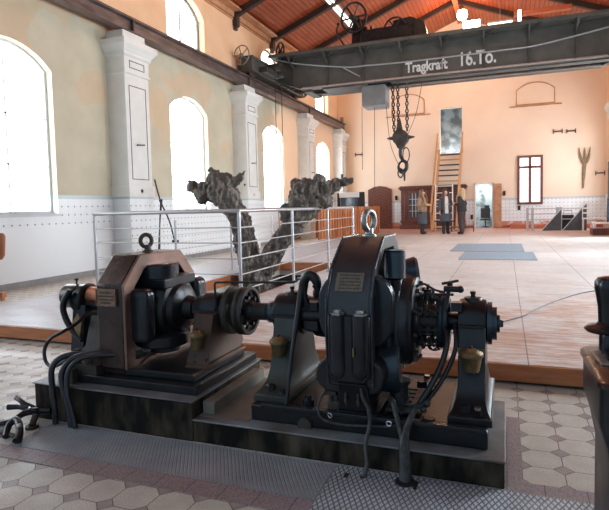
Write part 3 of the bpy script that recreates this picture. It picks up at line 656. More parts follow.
# ---- left machine (motor)
mo = thing('electric_motor', 'left dark electric motor with brown octagonal arch frame and lifting eye', 'motor')
ob('base_plate', MB().box((-2.46,2.375,.215),(-1.53,3.10,.262)), 'iron', mo, bevel=.006)
bd = ob('bed', MB().box((-2.40,2.44,.262),(-1.585,3.04,.305)), 'iron', mo, bevel=.006)
ob('bright_edge', MB().box((-1.592,2.44,.298),(-1.580,3.05,.309)).box((-1.545,2.44,.262),(-1.538,3.05,.266)), 'rim', bd)
ob('terminal_rail', MB().box((-2.42,2.33,.215),(-2.33,2.37,.30)).box((-2.44,2.38,.262),(-2.2,2.44,.32)), 'iron_dusty', mo)
octo = [(2.42,.30),(2.42,.785),(2.575,.945),(2.995,.945),(3.15,.785),(3.15,.30),(3.09,.262),(2.48,.262)]
inn = [(2.50,.335),(2.50,.745),(2.615,.865),(2.96,.865),(3.075,.745),(3.075,.335)]
fr = ob('arch_frame', MB().holed(octo, [inn], 'yz', -2.21, -2.032), 'iron_brown', mo, bevel=.008)
ob('frame_rim', MB().holed([(a+(.002 if a < 2.79 else -.002), b-.002) for a, b in octo], [inn], 'yz', -2.032, -2.014), 'rim', fr, bevel=.004)
ob('frame_foot', MB().prism([(2.42,.34),(2.44,.262),(2.56,.262),(2.60,.30),(2.52,.36)], 'yz', -2.19, -2.04).prism([(3.15,.34),(3.13,.262),(3.0,.262),(2.97,.30),(3.05,.36)], 'yz', -2.19, -2.04), 'iron_brown', fr, bevel=.006)
b = MB().prism([(2.52,.30),(2.60,.33),(2.98,.33),(3.06,.30),(3.06,.27),(2.52,.27)], 'yz', -2.04, -2.0); ob('lower_yoke', b, 'rim', fr)
pq = ob('name_plate', MB().box((-2.203,2.408,.665),(-2.062,2.42,.765)), 'plaque', fr, bevel=.002)
b = MB().holed([(-2.203,.665),(-2.062,.665),(-2.062,.765),(-2.203,.765)], [[(-2.197,.671),(-2.068,.671),(-2.068,.759),(-2.197,.759)]], 'xz', 2.404, 2.408)
ob('plate_border', b, 'rim', pq, smooth=False)
b = MB()
for z, x0, x1 in ((.742,-2.175,-2.09),(.722,-2.19,-2.075),(.702,-2.185,-2.08),(.684,-2.17,-2.1)):
    x = x0
    while x < x1: w_ = random.uniform(.006,.013); b.box((x,2.406,z-.004),(min(x+w_,x1),2.409,z+.004)); x += w_+.004
ob('plate_lettering', b, 'engrave', pq, smooth=False)
eye = ob('lifting_eye', MB().torus((-2.13,2.79,1.015),(.7,-.7,0),.034,.013,28,10,sy=1.15).lathe((-2.12,2.79,.94),(0,0,1),[(0,.035),(.012,.033),(.02,.02),(.05,.018)],18), 'iron_dusty', fr)
# poles and coils
def rbox(mb, c, d, e=0): return mb.box([c[i]-d[i]/2 for i in range(3)], [c[i]+d[i]/2 for i in range(3)])
ob('field_coil', MB().lathe((-2.03,2.76,.765),(0,0,1),[(0,.11),(.01,.13),(.105,.13),(.112,.12),(.114,.06)],40), 'iron_gloss', mo)
ob('inner_yoke', MB().holed([(a*1.0, b) for a, b in inn], [circ((AY,AZ), .13, 40)], 'yz', -2.19, -2.16), 'iron', mo, smooth=False)
ob('pole_shoe', rbox(MB(), (-1.99,2.80,.765), (.20,.34,.06)), 'iron', mo, bevel=.008)
ob('field_coil', rbox(MB(), (-1.985,2.53,.595), (.15,.11,.32)), 'iron_gloss', mo, bevel=.04, seg=5)
ob('field_coil', rbox(MB(), (-1.96,3.02,.60), (.18,.13,.32)), 'iron_gloss', mo, bevel=.04, seg=5)
ob('field_coil', MB().lathe((-1.98,2.72,.385),(0,0,1),[(0,.15),(.01,.165),(.065,.165),(.075,.15),(.08,.1)],36), 'iron_gloss', mo)
ob('coil_base', MB().lathe((-1.99,2.76,.335),(0,0,1),[(0,.09),(.05,.09)],24), 'iron_dusty', mo)
ob('rotor', MB().lathe((-2.2,AY,AZ),(1,0,0),[(0,.12),(.03,.185),(.24,.20),(.28,.197),(.30,.18),(.305,.15),(.34,.14),(.36,.105),(.365,.075),(.42,.068)],48), 'iron', mo)
ob('bell_ring', MB().torus((-1.915,AY,AZ),(1,0,0),.165,.014,48,10).torus((-1.86,AY,AZ),(1,0,0),.11,.010,40,10), 'iron_blue', mo)
ob('shaft', MB().cyl((-1.85,AY,AZ),(-1.2,AY,AZ),.05,seg=32).cyl((-2.75,AY,AZ),(-2.2,AY,AZ),.045,seg=24), 'iron_dusty', mo)
# slip ring end
ob('end_bearing', MB().lathe((-2.79,AY-.02,AZ+.045),(1,0,0),[(0,.05),(.01,.07),(.03,.08),(.12,.08),(.13,.06)],32), 'iron', mo)
ob('end_disc', MB().lathe((-2.68,AY,AZ+.02),(1,0,0),[(0,.09),(.01,.105),(.07,.11),(.08,.10)],36), 'iron', mo)
ob('copper_ring', MB().lathe((-2.60,AY,AZ+.05),(1,0,0),[(0,.05),(.01,.06),(.24,.06),(.25,.05)],32), 'copper', mo)
ob('brush_arm', MB().tube([(-2.66,2.68,.70),(-2.70,2.66,.62),(-2.70,2.66,.54),(-2.64,2.66,.44),(-2.56,2.66,.38)], .02, 8).prism([(2.66,.30),(2.84,.30),(2.88,.56),(2.70,.60)], 'yz', -2.66, -2.56), 'iron', mo)
ob('brush_plate', MB().prism([(-2.62,.50),(-2.60,.44),(-2.56,.40),(-2.54,.50),(-2.57,.56)], 'xz', 2.64, 2.65), 'brass', mo, bevel=.004)
ob('end_pedestal', loft_rect(MB(), [(-2.54,-2.34,2.5,3.05,.215),(-2.54,-2.36,2.52,3.03,.26),(-2.50,-2.38,2.62,2.94,.36),(-2.50,-2.38,2.68,2.9,.54)]), 'iron_dusty', mo, bevel=.006)
ob('grease_cap', MB().cyl((-2.69,AY-.02,AZ+.11),(-2.69,AY-.02,AZ+.15),.006).cyl((-2.69,AY-.02,AZ+.15),(-2.69,AY-.02,AZ+.165),.013), 'iron', mo)
ob('terminal_screws', MB().cyl((-2.40,2.41,.30),(-2.40,2.41,.36),.012).cyl((-2.36,2.41,.32),(-2.36,2.41,.40),.02).cyl((-2.28,2.42,.32),(-2.28,2.42,.385),.018).bar((-2.45,2.40,.35),(-2.2,2.42,.365),.02,.02).cyl((-2.47,2.36,.34),(-2.47,2.36,.345),.02), 'iron_dusty', mo)
pedestal(mo, -1.69, -1.565, .305, 'rust', .012, .26, F=((0,1),(.02,1),(.025,.96),(.04,.93),(.07,.90),(.10,.88)), nk=.2)
head(mo, -1.745, -1.535, .088, 'iron', False)
ob('bearing_cap', MB().lathe((-1.70,AY,AZ),(1,0,0),[(0,.08),(.01,.105),(.11,.105),(.12,.09)],36), 'iron', mo)
pot(-1.627, 2.585, .505, 'brass pot hung on the rusty pedestal of the left motor', .042)

# ---- coupling wheels
cw = thing('coupling_wheel', 'black double-flanged coupling wheel on the shaft between the two machines', 'wheel')
ob('inner_disc', MB().lathe((-1.545,AY,AZ),(1,0,0),[(0,.11),(.004,.135),(.012,.143),(.035,.143),(.043,.135),(.046,.09),(.085,.085)],56), 'iron_dusty', cw)
rimo = circ((AY,AZ), .142, 56); hs = [circ((AY+.085*math.cos(a), AZ+.085*math.sin(a)), .027, 14) for a in [2*PI*k/6+.3 for k in range(6)]]
ob('outer_disc', MB().holed(rimo, hs, 'yz', -1.445, -1.425), 'iron', cw)
ob('outer_rim', MB().holed(rimo, [circ((AY,AZ), .122, 56)], 'yz', -1.462, -1.405), 'iron_dusty', cw, bevel=.004)
ob('hub', MB().lathe((-1.45,AY,AZ),(1,0,0),[(0,.05),(.03,.06),(.04,.062),(.07,.05),(.12,.036),(.125,.036)],32), 'iron', cw)
b = MB()
for k in range(6):
    a = 2*PI*k/6+.3+PI/6; b.cyl((-1.43,AY+.085*math.cos(a),AZ+.085*math.sin(a)),(-1.40,AY+.085*math.cos(a),AZ+.085*math.sin(a)),.012,seg=6)
ob('flange_bolts', b, 'iron_gloss', cw)

# ---- right machine (generator)
ge = thing('generator', 'right black generator with tapered arch frame, brush gear and stepped pulley', 'generator')
ob('base_plate', MB().box((-1.218,2.385,.122),(-.07,3.0,.205)), 'iron', ge, bevel=.008)
ob('base_front_lip', MB().box((-1.16,2.378,.195),(-.075,2.42,.215)), 'iron_gloss', ge, bevel=.004)
pd2 = pedestal(ge, -1.19, -1.065, .205, 'iron_green'); head(ge, -1.225, -1.05, .115)
pedestal(ge, -.212, -.088, .205, 'iron'); head(ge, -.222, -.082, .12)
ob('shaft_collar', MB().lathe((-1.30,AY,AZ),(1,0,0),[(0,.045),(.02,.062),(.05,.065),(.09,.065)],32), 'iron_blue', ge)
pot(-1.13, 2.60, .500, 'brass pot hung on the pedestal between wheel and generator', .048)
pot(-.150, 2.60, .508, 'bigger pale brass pot on the rightmost pedestal beside the stepped pulley', .056)
ob('shaft', MB().cyl((-1.2,AY,AZ),(-.03,AY,AZ),.045,seg=28), 'iron', ge)
ob('drum', MB().lathe((-1.045,AY,AZ),(1,0,0),[(0,.09),(.01,.10),(.05,.10),(.06,.12),(.10,.125),(.15,.12),(.16,.08)],40), 'iron', ge)
# arch frame
go = [(2.36,.36),(2.34,.60),(2.35,.78),(2.43,.905),(2.64,1.04),(2.95,1.04),(3.15,.905),(3.23,.78),(3.24,.6),(3.22,.36),(3.1,.27),(2.48,.27)]
gi = [(2.44,.42),(2.44,.76),(2.50,.86),(2.67,.975),(2.92,.975),(3.08,.86),(3.14,.76),(3.14,.42),(3.06,.35),(2.52,.35)]
gf = ob('arch_frame', MB().holed(go, [gi], 'yz', -.785, -.575), 'frame_iron2', ge, bevel=.010, seg=3)
for x in (-.787, -.573):
    b = MB()
    for a, c in zip(go[:6], go[1:6]): b.tube([(x,a[0]-.002,a[1]),(x,c[0]-.002,c[1])], .0065, 6, smooth=False)
    ob('edge_rod', b, 'iron_blue', gf)
d = V((0, 2.43-2.35, .905-.78)).normalized(); nrm = V((0,-d.z,d.y))
cpt = V((-.682, 2.392, .845)); up = d; rx = V((1,0,0))
def slab(mb, c, w, h, th, off):
    m = Matrix(((1,0,0),(0,up.y,nrm.y),(0,up.z,nrm.z))); R = Matrix(((rx.x,up.x,nrm.x),(rx.y,up.y,nrm.y),(rx.z,up.z,nrm.z))).to_4x4()
    bmesh.ops.create_cube(mb.b, size=1, matrix=Matrix.Translation(c+nrm*off) @ R @ Matrix.Diagonal((w,h,th,1))); return mb
b = slab(MB(), cpt, .135, .098, .006, .003); np = ob('name_plate', b, 'plaque_silver', gf, bevel=.002)
b = MB()
for r_ in range(5):
    x = -.055+random.uniform(0,.01)
    while x < .05: w_ = random.uniform(.006,.014); slab(b, cpt+rx*(x+w_/2)+up*(.034-r_*.017), w_, .006, .0015, .0065); x += w_+.004
ob('plate_lettering', b, 'engrave', np, smooth=False)
b = MB()
for sx in (-1,1):
    for sz in (-1,1): slab(b, cpt+rx*.061*sx+up*.042*sz, .006, .006, .003, .007)
ob('plate_screws', b, 'rim', np)
ob('lifting_eye', MB().torus((-.685,2.80,1.122),(.9,-.45,0),.042,.017,28,10,sy=1.25).lathe((-.685,2.80,1.035),(0,0,1),[(0,.04),(.014,.038),(.018,.024),(.045,.02)],18), 'galv', gf)
# vertical fuse tubes on the front
for x in (-.728, -.622):
    tb = ob('front_tube', MB().lathe((x,2.335,.40),(0,0,1),[(0,.02),(.02,.038),(.05,.043),(.30,.043),(.303,.036)],24), 'iron_gloss', gf)
    ob('tube_nut', MB().lathe((x,2.335,.70),(0,0,1),[(0,.036),(.012,.036),(.014,.024),(.026,.018),(.030,.008)],6), 'galv', tb)
ob('tube_backing', MB().prism([(-.775,.42),(-.755,.385),(-.60,.385),(-.575,.42),(-.575,.70),(-.775,.70)], 'xz', 2.315, 2.35), 'iron', gf, bevel=.01)
ob('latch', MB().box((-.646,2.285,.52),(-.640,2.295,.56)), 'brass', gf)
ob('lower_leg', loft_rect(MB(), [(-.76,-.555,2.40,2.62,.20),(-.76,-.555,2.40,2.62,.225),(-.745,-.58,2.38,2.55,.235),(-.735,-.60,2.33,2.5,.38)]), 'iron', gf, bevel=.006)
ob('leg_studs', MB().cyl((-.70,2.35,.285),(-.70,2.35,.30),.009).cyl((-.70,2.35,.315),(-.70,2.35,.325),.009).cyl((-.64,2.35,.285),(-.64,2.35,.30),.009).cyl((-.64,2.35,.315),(-.64,2.35,.325),.009).cyl((-.70,2.35,.27),(-.70,2.35,.36),.005).cyl((-.64,2.35,.27),(-.64,2.35,.36),.005), 'iron_dusty', gf)
ob('foot_block', MB().box((-.82,2.42,.205),(-.70,2.62,.255)), 'iron_dusty', gf, bevel=.008)
# front coil behind the frame (rounded ears either side), round body
def rr(cx, cz, w, h, r, n=6):
    P = []
    for (sx, sz, a0) in ((1,1,0),(-1,1,PI/2),(-1,-1,PI),(1,-1,3*PI/2)):
        for k in range(n+1): a = a0+PI/2*k/n; P.append((cx+sx*(w/2-r)+r*math.cos(a), cz+sz*(h/2-r)+r*math.sin(a)))
    return P
co = ob('front_field_coil', MB().prism(rr(-.675,.70,.37,.36,.13), 'xz', 2.44, 2.52), 'iron_gloss', ge, bevel=.012, seg=3)
ob('lower_field_coil', MB().prism(rr(-.69,.40,.33,.17,.08), 'xz', 2.37, 2.50), 'iron', ge, bevel=.012, seg=3)
ob('stator_body', MB().lathe((-.86,AY,AZ),(1,0,0),[(0,.12),(.01,.20),(.06,.25),(.12,.27),(.30,.275),(.34,.27),(.36,.24),(.40,.235),(.42,.22),(.43,.17),(.45,.15)],64), 'iron_gloss', ge)
ob('stator_ribs', MB().torus((-.535,AY,AZ),(1,0,0),.262,.014,56,10).torus((-.50,AY,AZ),(1,0,0),.245,.012,56,10), 'iron_blue', ge)
ob('coil_lid', MB().cyl((-.515,2.637,.972),(-.515,2.638,.98),.054,seg=28), 'galv', ge)
ob('upper_coil', MB().lathe((-.515,2.62,.835),(0,.12,1),[(0,.045),(.004,.052),(.13,.052),(.135,.046),(.137,.03)],32), 'iron_blue', ge)
ob('coil_neck', MB().cyl((-.515,2.63,.76),(-.515,2.62,.835),.03), 'iron', ge)
ob('side_bell', MB().lathe((-.53,2.93,.80),(1,.25,.1),[(0,.05),(.02,.10),(.07,.11),(.085,.10),(.087,.06)],32), 'iron_blue', ge)
ob('lower_coil', MB().lathe((-.60,2.60,.395),(1,.12,0),[(0,.08),(.01,.125),(.10,.13),(.112,.12),(.115,.06)],44), 'iron_blue', ge)
ob('coil_foot', MB().lathe((-.50,2.62,.205),(0,0,1),[(0,.07),(.02,.068),(.022,.05),(.10,.046),(.105,.056),(.12,.056)],24), 'hose_grey', ge)
ob('end_shield', MB().lathe((-.455,AY,AZ),(1,0,0),[(0,.21),(.008,.222),(.025,.222),(.032,.21),(.034,.13),(.05,.125)],56), 'iron', ge)
b = MB()
for k in range(10):
    a = 2*PI*k/10+.2; b.cyl((-.43,AY+.19*math.cos(a),AZ+.19*math.sin(a)),(-.405,AY+.19*math.cos(a),AZ+.19*math.sin(a)),.012,seg=6)
ob('shield_bolts', b, 'iron_gloss', ge)
# commutator and brush gear
ob('commutator', MB().lathe((-.41,AY,AZ),(1,0,0),[(0,.07),(.005,.085),(.09,.085),(.095,.06)],40), 'iron_dusty', ge)
ob('brush_ring', MB().torus((-.305,AY,AZ),(1,0,0),.13,.014,48,8).torus((-.285,AY,AZ),(1,0,0),.118,.02,48,8), 'iron_blue', ge)
bg = MB()
for k in range(8):
    a = 2*PI*k/8+.25; cy, cz = AY+.115*math.cos(a), AZ+.115*math.sin(a)
    bg.cyl((-.43,cy,cz),(-.27,cy,cz),.008,seg=8)
    for j in range(3):
        x = -.40+j*.04; bg.box((x-.011,cy-.018,cz-.022),(x+.011,cy+.018,cz+.022),(a,0,0)); bg.cyl((x,AY+.14*math.cos(a),AZ+.14*math.sin(a)),(x+.01,AY+.155*math.cos(a),AZ+.155*math.sin(a)),.006,seg=6)
ob('brush_holders', bg, 'iron_dusty', ge)
b = MB()
for k in range(8):
    a = 2*PI*k/8+.25; r1, r2 = .13, .165
    b.torus((-.36+.02*(k%2),AY+.145*math.cos(a),AZ+.145*math.sin(a)),(0,math.sin(a)+.3,math.cos(a)),.024,.0045,16,6)
ob('brush_leads', b, 'rubber', ge)
top = MB().cyl((-.37,2.74,.74),(-.37,2.74,.80),.02,seg=12).cyl((-.37,2.74,.80),(-.37,2.74,.825),.008,seg=8).bar((-.41,2.72,.775),(-.24,2.72,.78),.016,.012).bar((-.28,2.7,.70),(-.26,2.7,.81),.02,.02,(0,1,0)).cyl((-.285,2.70,.81),(-.21,2.70,.81),.015,seg=12).sph((-.205,2.70,.81),.018,10).cyl((-.26,2.74,.79),(-.26,2.74,.84),.014,seg=8).bar((-.3,2.74,.83),(-.22,2.76,.845),.015,.012).box((-.25,2.68,.70),(-.20,2.74,.745))
bmesh.ops.translate(top.b, vec=(0,0,-.03), verts=top.b.verts)
ob('rocker_terminals', top, 'iron', ge)
ob('terminal_leads', MB().tube([(-.41,2.72,.70),(-.43,2.72,.77),(-.39,2.72,.80),(-.33,2.72,.77),(-.28,2.72,.76)], .006, 8).tube([(-.40,2.70,.73),(-.36,2.68,.76),(-.31,2.68,.73),(-.29,2.7,.68)], .006, 8), 'rubber', ge)
ob('stepped_pulley', MB().lathe((-.084,AY,AZ),(1,0,0),[(0,.09),(.002,.105),(.024,.105),(.0245,.082),(.046,.082),(.0465,.042),(.06,.042),(.0605,.02),(.076,.016)],44), 'iron_blue', ge)
# slotted slide plate in front of coil foot
ob('slotted_plate', MB().holed([(-.54,2.47),(-.38,2.47),(-.36,2.80),(-.54,2.80)], [[(-.50,y),(-.43,y),(-.43,y+.025),(-.50,y+.025)] for y in (2.51,2.57,2.63,2.69,2.75)], 'xy', .215, .23), 'hose_grey', ge, smooth=False)
ob('base_bolts', MB().cyl((-.93,2.46,.205),(-.93,2.46,.235),.028,seg=18).cyl((-.93,2.46,.235),(-.93,2.46,.255),.018,seg=6).cyl((-.33,2.44,.205),(-.33,2.44,.22),.03,seg=18).cyl((-.42,2.86,.205),(-.42,2.86,.25),.03,seg=6).cyl((-.86,2.9,.205),(-.86,2.9,.24),.03,seg=6), 'iron_gloss', ge)
ob('bright_nuts', MB().cyl((-.40,2.90,.25),(-.40,2.90,.27),.018,seg=6).cyl((-.84,2.92,.24),(-.84,2.92,.265),.015,seg=6).cyl((-.115,2.44,.28),(-.115,2.44,.292),.015,seg=6), 'bright', ge)
# clamp and pipe run on the base front
ob('front_pipe', MB().tube([(-.80,2.44,.30),(-.83,2.40,.29),(-.845,2.37,.25),(-.84,2.365,.20),(-.80,2.36,.175),(-.72,2.36,.168),(-.60,2.362,.175),(-.50,2.365,.185),(-.46,2.368,.20)], .006, 10), 'hose_grey', ge)
ob('pipe_clamp', MB().cyl((-.80,2.43,.24),(-.80,2.43,.31),.012).box((-.83,2.41,.285),(-.77,2.45,.305)).cyl((-.77,2.43,.25),(-.77,2.43,.29),.010).cyl((-.92,2.365,.135),(-.92,2.40,.135),.035,seg=20), 'iron_dusty', ge)
ob('ring_nut', MB().torus((-.50,2.362,.20),(0,1,0),.011,.005,16,8).torus((-.785,2.362,.205),(.4,1,.3),.013,.004,16,8), 'bright', ge)
ob('cable_glands', MB().bar((-.41,2.43,.26),(-.33,2.45,.28),.022,.022).sph((-.34,2.44,.285),.018,8).sph((-.35,2.42,.262),.015,8).bar((-.46,2.42,.235),(-.39,2.44,.262),.018,.018), 'hose_grey', ge)
# arched shift lever next to pedestal
lv = thing('shift_lever', 'black arched forked lever standing between the middle pedestal and generator', 'lever')
ob('fork', MB().tube([(-1.035,2.42,.21),(-1.03,2.50,.45),(-1.02,2.58,.66),(-1.005,2.60,.76),(-.985,2.60,.825),(-.955,2.60,.845),(-.925,2.60,.82),(-.92,2.61,.77),(-.935,2.62,.73)], [.010,.012,.018,.022,.026,.028,.026,.02,.015], 12).tube([(-.985,2.60,.80),(-.99,2.6,.74),(-.975,2.61,.68),(-.96,2.62,.62)], [.018,.014,.016,.02], 10).tube([(-.93,2.60,.80),(-.905,2.61,.74),(-.90,2.62,.68)], [.022,.014,.014], 10), 'iron', lv)
ob('boss', MB().cyl((-1.03,2.62,.63),(-.90,2.62,.63),.035).cyl((-.96,2.66,.74),(-.88,2.66,.74),.022).box((-1.0,2.60,.55),(-.92,2.68,.70)), 'iron', lv, bevel=.004)
ob('tie_rod', MB().tube([(-1.585,2.70,.62),(-1.59,2.70,.76),(-1.585,2.70,.775),(-1.565,2.70,.778),(-1.10,2.70,.79),(-1.07,2.69,.80),(-1.04,2.64,.82),(-.99,2.61,.825)], .007, 8, smooth=False), 'iron', lv)

# ---- hoses and cables (each its own thing)
def hose(name, pts, r, m, lab, cat='hose', grp=None): return tag(ob(name, MB().tube(pts, r, 12, 8), m), lab, cat, grp)
hose('thick_hose', [(-2.20,2.43,.37),(-2.30,2.38,.385),(-2.385,2.32,.375),(-2.42,2.275,.32),(-2.415,2.265,.20),(-2.40,2.26,.10),(-2.395,2.255,.008)], .017, 'rubber', 'leftmost thick black hose looping down the plinth front to the floor plate')
hose('thick_hose', [(-2.16,2.43,.39),(-2.24,2.37,.39),(-2.31,2.31,.37),(-2.345,2.27,.30),(-2.33,2.262,.20),(-2.30,2.257,.10),(-2.275,2.25,.008)], .017, 'rubber', 'middle thick black hose bending over the plinth edge in front of the left motor')
hose('thick_hose', [(-2.10,2.43,.38),(-2.20,2.37,.385),(-2.27,2.31,.365),(-2.305,2.272,.30),(-2.29,2.25,.19),(-2.26,2.245,.10),(-2.235,2.24,.008)], .014, 'rubber', 'rightmost thick black hose in front of the left motor, with a pale sheen')
hose('thin_cable', [(-2.55,2.70,.55),(-2.545,2.60,.50),(-2.56,2.50,.47),(-2.62,2.46,.43),(-2.66,2.45,.36),(-2.64,2.44,.29),(-2.56,2.42,.275),(-2.44,2.40,.33)], .011, 'rubber', 'black cable looping out left from the motor end over the tiled floor', 'cable')
hose('thick_cable', [(-.29,2.68,.60),(-.262,2.60,.54),(-.28,2.55,.45),(-.315,2.52,.37),(-.355,2.49,.30),(-.39,2.46,.25)], .014, 'rubber', 'left of the two black cables dropping from the brush ring', 'cable')
hose('thick_cable', [(-.235,2.70,.60),(-.222,2.62,.52),(-.245,2.58,.44),(-.29,2.55,.35),(-.34,2.52,.28),(-.37,2.48,.24)], .011, 'rubber', 'right of the two black cables, beside the right pedestal', 'cable')
hose('floor_conduit', [(-.625,2.34,.36),(-.612,2.33,.315),(-.585,2.32,.27),(-.578,2.31,.20),(-.592,2.285,.13),(-.575,2.24,.06),(-.585,2.22,.004)], [.006,.008,.009,.010,.010,.010,.011], 'hose_grey', 'thin dark conduit dropping from the generator front into a slot of the floor plate', 'conduit')
y_ = thing('floor_conduit', 'fat grey forked conduit rising from the floor plate before the generator', 'conduit')
ob('riser', MB().tube([(-.405,2.24,.002),(-.408,2.255,.08),(-.415,2.27,.15),(-.412,2.30,.20),(-.395,2.33,.25),(-.378,2.36,.285)], [.030,.026,.022,.018,.014,.012], 12), 'hose_grey', y_)
ob('branch', MB().tube([(-.418,2.28,.16),(-.44,2.30,.215),(-.462,2.33,.27),(-.478,2.36,.30),(-.50,2.40,.305)], [.014,.012,.012,.013,.012], 12), 'hose_grey', y_)
ob('flange', MB().cyl((-.405,2.225,.001),(-.405,2.225,.012),.042), 'black', y_)
hose('deck_cord', [(-.55,4.3,.143),(-.2,4.75,.143),(.13,5.25,.143),(.30,5.70,.143),(.557,6.30,.143),(.93,6.94,.143),(1.5,7.4,.143)], .0055, 'rubber', 'thin dark cord lying across the deck behind the stepped pulley', 'cord')
# ================================================================= floor things
fp = tag(ob('floor_plate', MB().box((-2.42,1.975,.0),(-.731,2.285,.005)), 'plateA', smooth=False), 'long worn dark floor plate in front of the left motor plinth', 'floor plate')
fp2 = thing('floor_plate', 'pale diamond-pattern floor plate at the bottom right, with small slots', 'floor plate')
ob('plate', MB().box((-.725,1.2,.0),(.6,2.292,.006)), 'plateB', fp2, smooth=False)
ob('slots', MB().box((-.672,2.185,.006),(-.652,2.225,.0075)).box((-.60,2.20,.006),(-.58,2.225,.0075)).box((-.365,2.18,.006),(-.35,2.25,.0075)), 'black', fp2, smooth=False)
bt = MB(); bt.box((-2.6,1.862,0),(-.731,1.972,.003)); bt.box((0.006,2.296,0),(.9,2.39,.003)); bt.box((0.006,2.39,0),(.07,3.12,.003))
struct('floor_border', bt, 'border', smooth=False)

# eyed iron tongs lying at left (clutter of shackles)
sk = thing('iron_tongs', 'heap of black curved iron tongs lying on floor at the plinth left corner', 'tongs')
ob('jaw', MB().tube([(-2.50,2.25,.06),(-2.57,2.25,.085),(-2.61,2.245,.10),(-2.65,2.25,.115),(-2.70,2.27,.12)], [.016,.017,.015,.013,.016]), 'iron', sk)
ob('jaw', MB().tube([(-2.52,2.24,.06),(-2.58,2.225,.085),(-2.63,2.22,.09),(-2.69,2.20,.09)], [.016,.015,.014,.018]), 'iron', sk)
ob('handle', MB().tube([(-2.44,2.27,.07),(-2.51,2.25,.07),(-2.56,2.20,.07),(-2.58,2.13,.05),(-2.64,2.09,.04),(-2.74,2.07,.035)], [.018,.021,.019,.014,.013,.016]), 'iron', sk)
ob('collar', MB().torus((-2.53,2.24,.08),(.2,.3,1),.028,.011,20,8), 'iron_gloss', sk)
ob('foot', MB().cyl((-2.49,2.18,0),(-2.49,2.18,.014),.036).cyl((-2.49,2.18,.014),(-2.50,2.22,.06),.018), 'iron_dusty', sk)
sh = thing('iron_shackle', 'worn black iron shackle with pale spots at the left frame edge', 'shackle')
ob('bow', MB().tube([(-2.50,2.02,.015),(-2.535,2.07,.05),(-2.52,2.10,.075),(-2.47,2.08,.065),(-2.41,2.03,.04),(-2.385,1.99,.02)], [.018,.018,.019,.019,.020,.022]), 'iron', sh)
ob('pin', MB().cyl((-2.56,2.05,.02),(-2.44,2.03,.02),.012), 'iron_dusty', sh)
ob('pale_spot', MB().sph((-2.437,2.055,.066),.016,10), 'galv', sh)  # small pale spot on the bow
tag(ob('dust_cloth', MB().rings([[(-2.74,2.10,.004),(-2.60,2.03,.004),(-2.57,2.10,.004),(-2.70,2.18,.004)],[(-2.73,2.11,.03),(-2.60,2.04,.02),(-2.58,2.10,.03),(-2.70,2.17,.035)]]), mat('pale_rag', (.5,.49,.46), .9, c2=(.4,.39,.37), scale=20), bevel=.01), 'crumpled pale rag lying between the shackle and the tongs', 'rag')

# brown wooden piece at the left edge
w_ = thing('wooden_chair', 'brown wooden chair mostly cut off by the left frame edge', 'chair')
ob('side_frame', MB().box((-6.66,5.40,.0),(-6.60,5.46,.10)).box((-6.95,5.40,.04),(-6.585,5.47,.11)), 'wood_org', w_, bevel=.006)
ob('armrest', MB().prism([(-7.0,.57),(-6.60,.57),(-6.55,.63),(-6.52,.90),(-6.55,.95),(-7.0,.95)], 'xz', 5.40, 5.46), 'wood_org2', w_, bevel=.02)
ob('leg', MB().box((-6.98,5.38,0),(-6.92,5.44,.6)), 'wood_org2', w_, bevel=.006)

# console at the right edge
cs = thing('drum_controller', 'black cast iron drum controller cabinet cut by the right frame edge', 'controller')
X0, Y1, ZT = .249, 2.045, .70
b = MB(); 
def rect_round(x0, x1, y0, y1, r, z, n=8):
    P = []
    for (cx, cy, a0) in ((x1-r,y1-r,0),(x0+r,y1-r,PI/2),(x0+r,y0+r,PI),(x1-r,y0+r,3*PI/2)):
        for k in range(n+1): a = a0+PI/2*k/n; P.append((cx+r*math.cos(a), cy+r*math.sin(a), z))
    return P
b.rings([rect_round(X0+.035,.62,1.64,Y1-.02,.05,0), rect_round(X0+.035,.62,1.64,Y1-.02,.05,.42), rect_round(X0+.02,.63,1.62,Y1,.05,.50), rect_round(X0+.0,.65,1.62,Y1,.05,.57), rect_round(X0,.65,1.62,Y1,.05,ZT-.02)])
ob('cabinet', b, 'iron', cs)
ob('top_plate', MB().rings([rect_round(X0-.008,.66,1.612,Y1+.008,.05,ZT-.02), rect_round(X0-.008,.66,1.612,Y1+.008,.05,ZT-.006), rect_round(X0+.0,.655,1.62,Y1+.0,.045,ZT)]), 'iron_brown', cs)
ob('scale_plate', MB().box((.268,1.80,ZT),(.296,1.97,ZT+.006),(0,0,.06)), 'galv', cs, bevel=.002)
ob('dial', MB().cyl((.45,1.84,ZT),(.45,1.84,ZT+.01),.12,seg=40), 'iron_gloss', cs)
ob('lever_post', MB().lathe((.330,2.0,.665),(0,0,1),[(0,.03),(.02,.034),(.08,.034),(.095,.03),(.098,.075),(.105,.08),(.113,.072),(.12,.045),(.13,.037),(.18,.039),(.22,.045),(.245,.05),(.265,.049),(.278,.040),(.283,.02)],40), 'iron_gloss', cs)
ob('lever_arm', MB().bar((.33,2.0,ZT+.02),(.45,1.84,ZT+.02),.05,.03), 'iron_gloss', cs, bevel=.01)

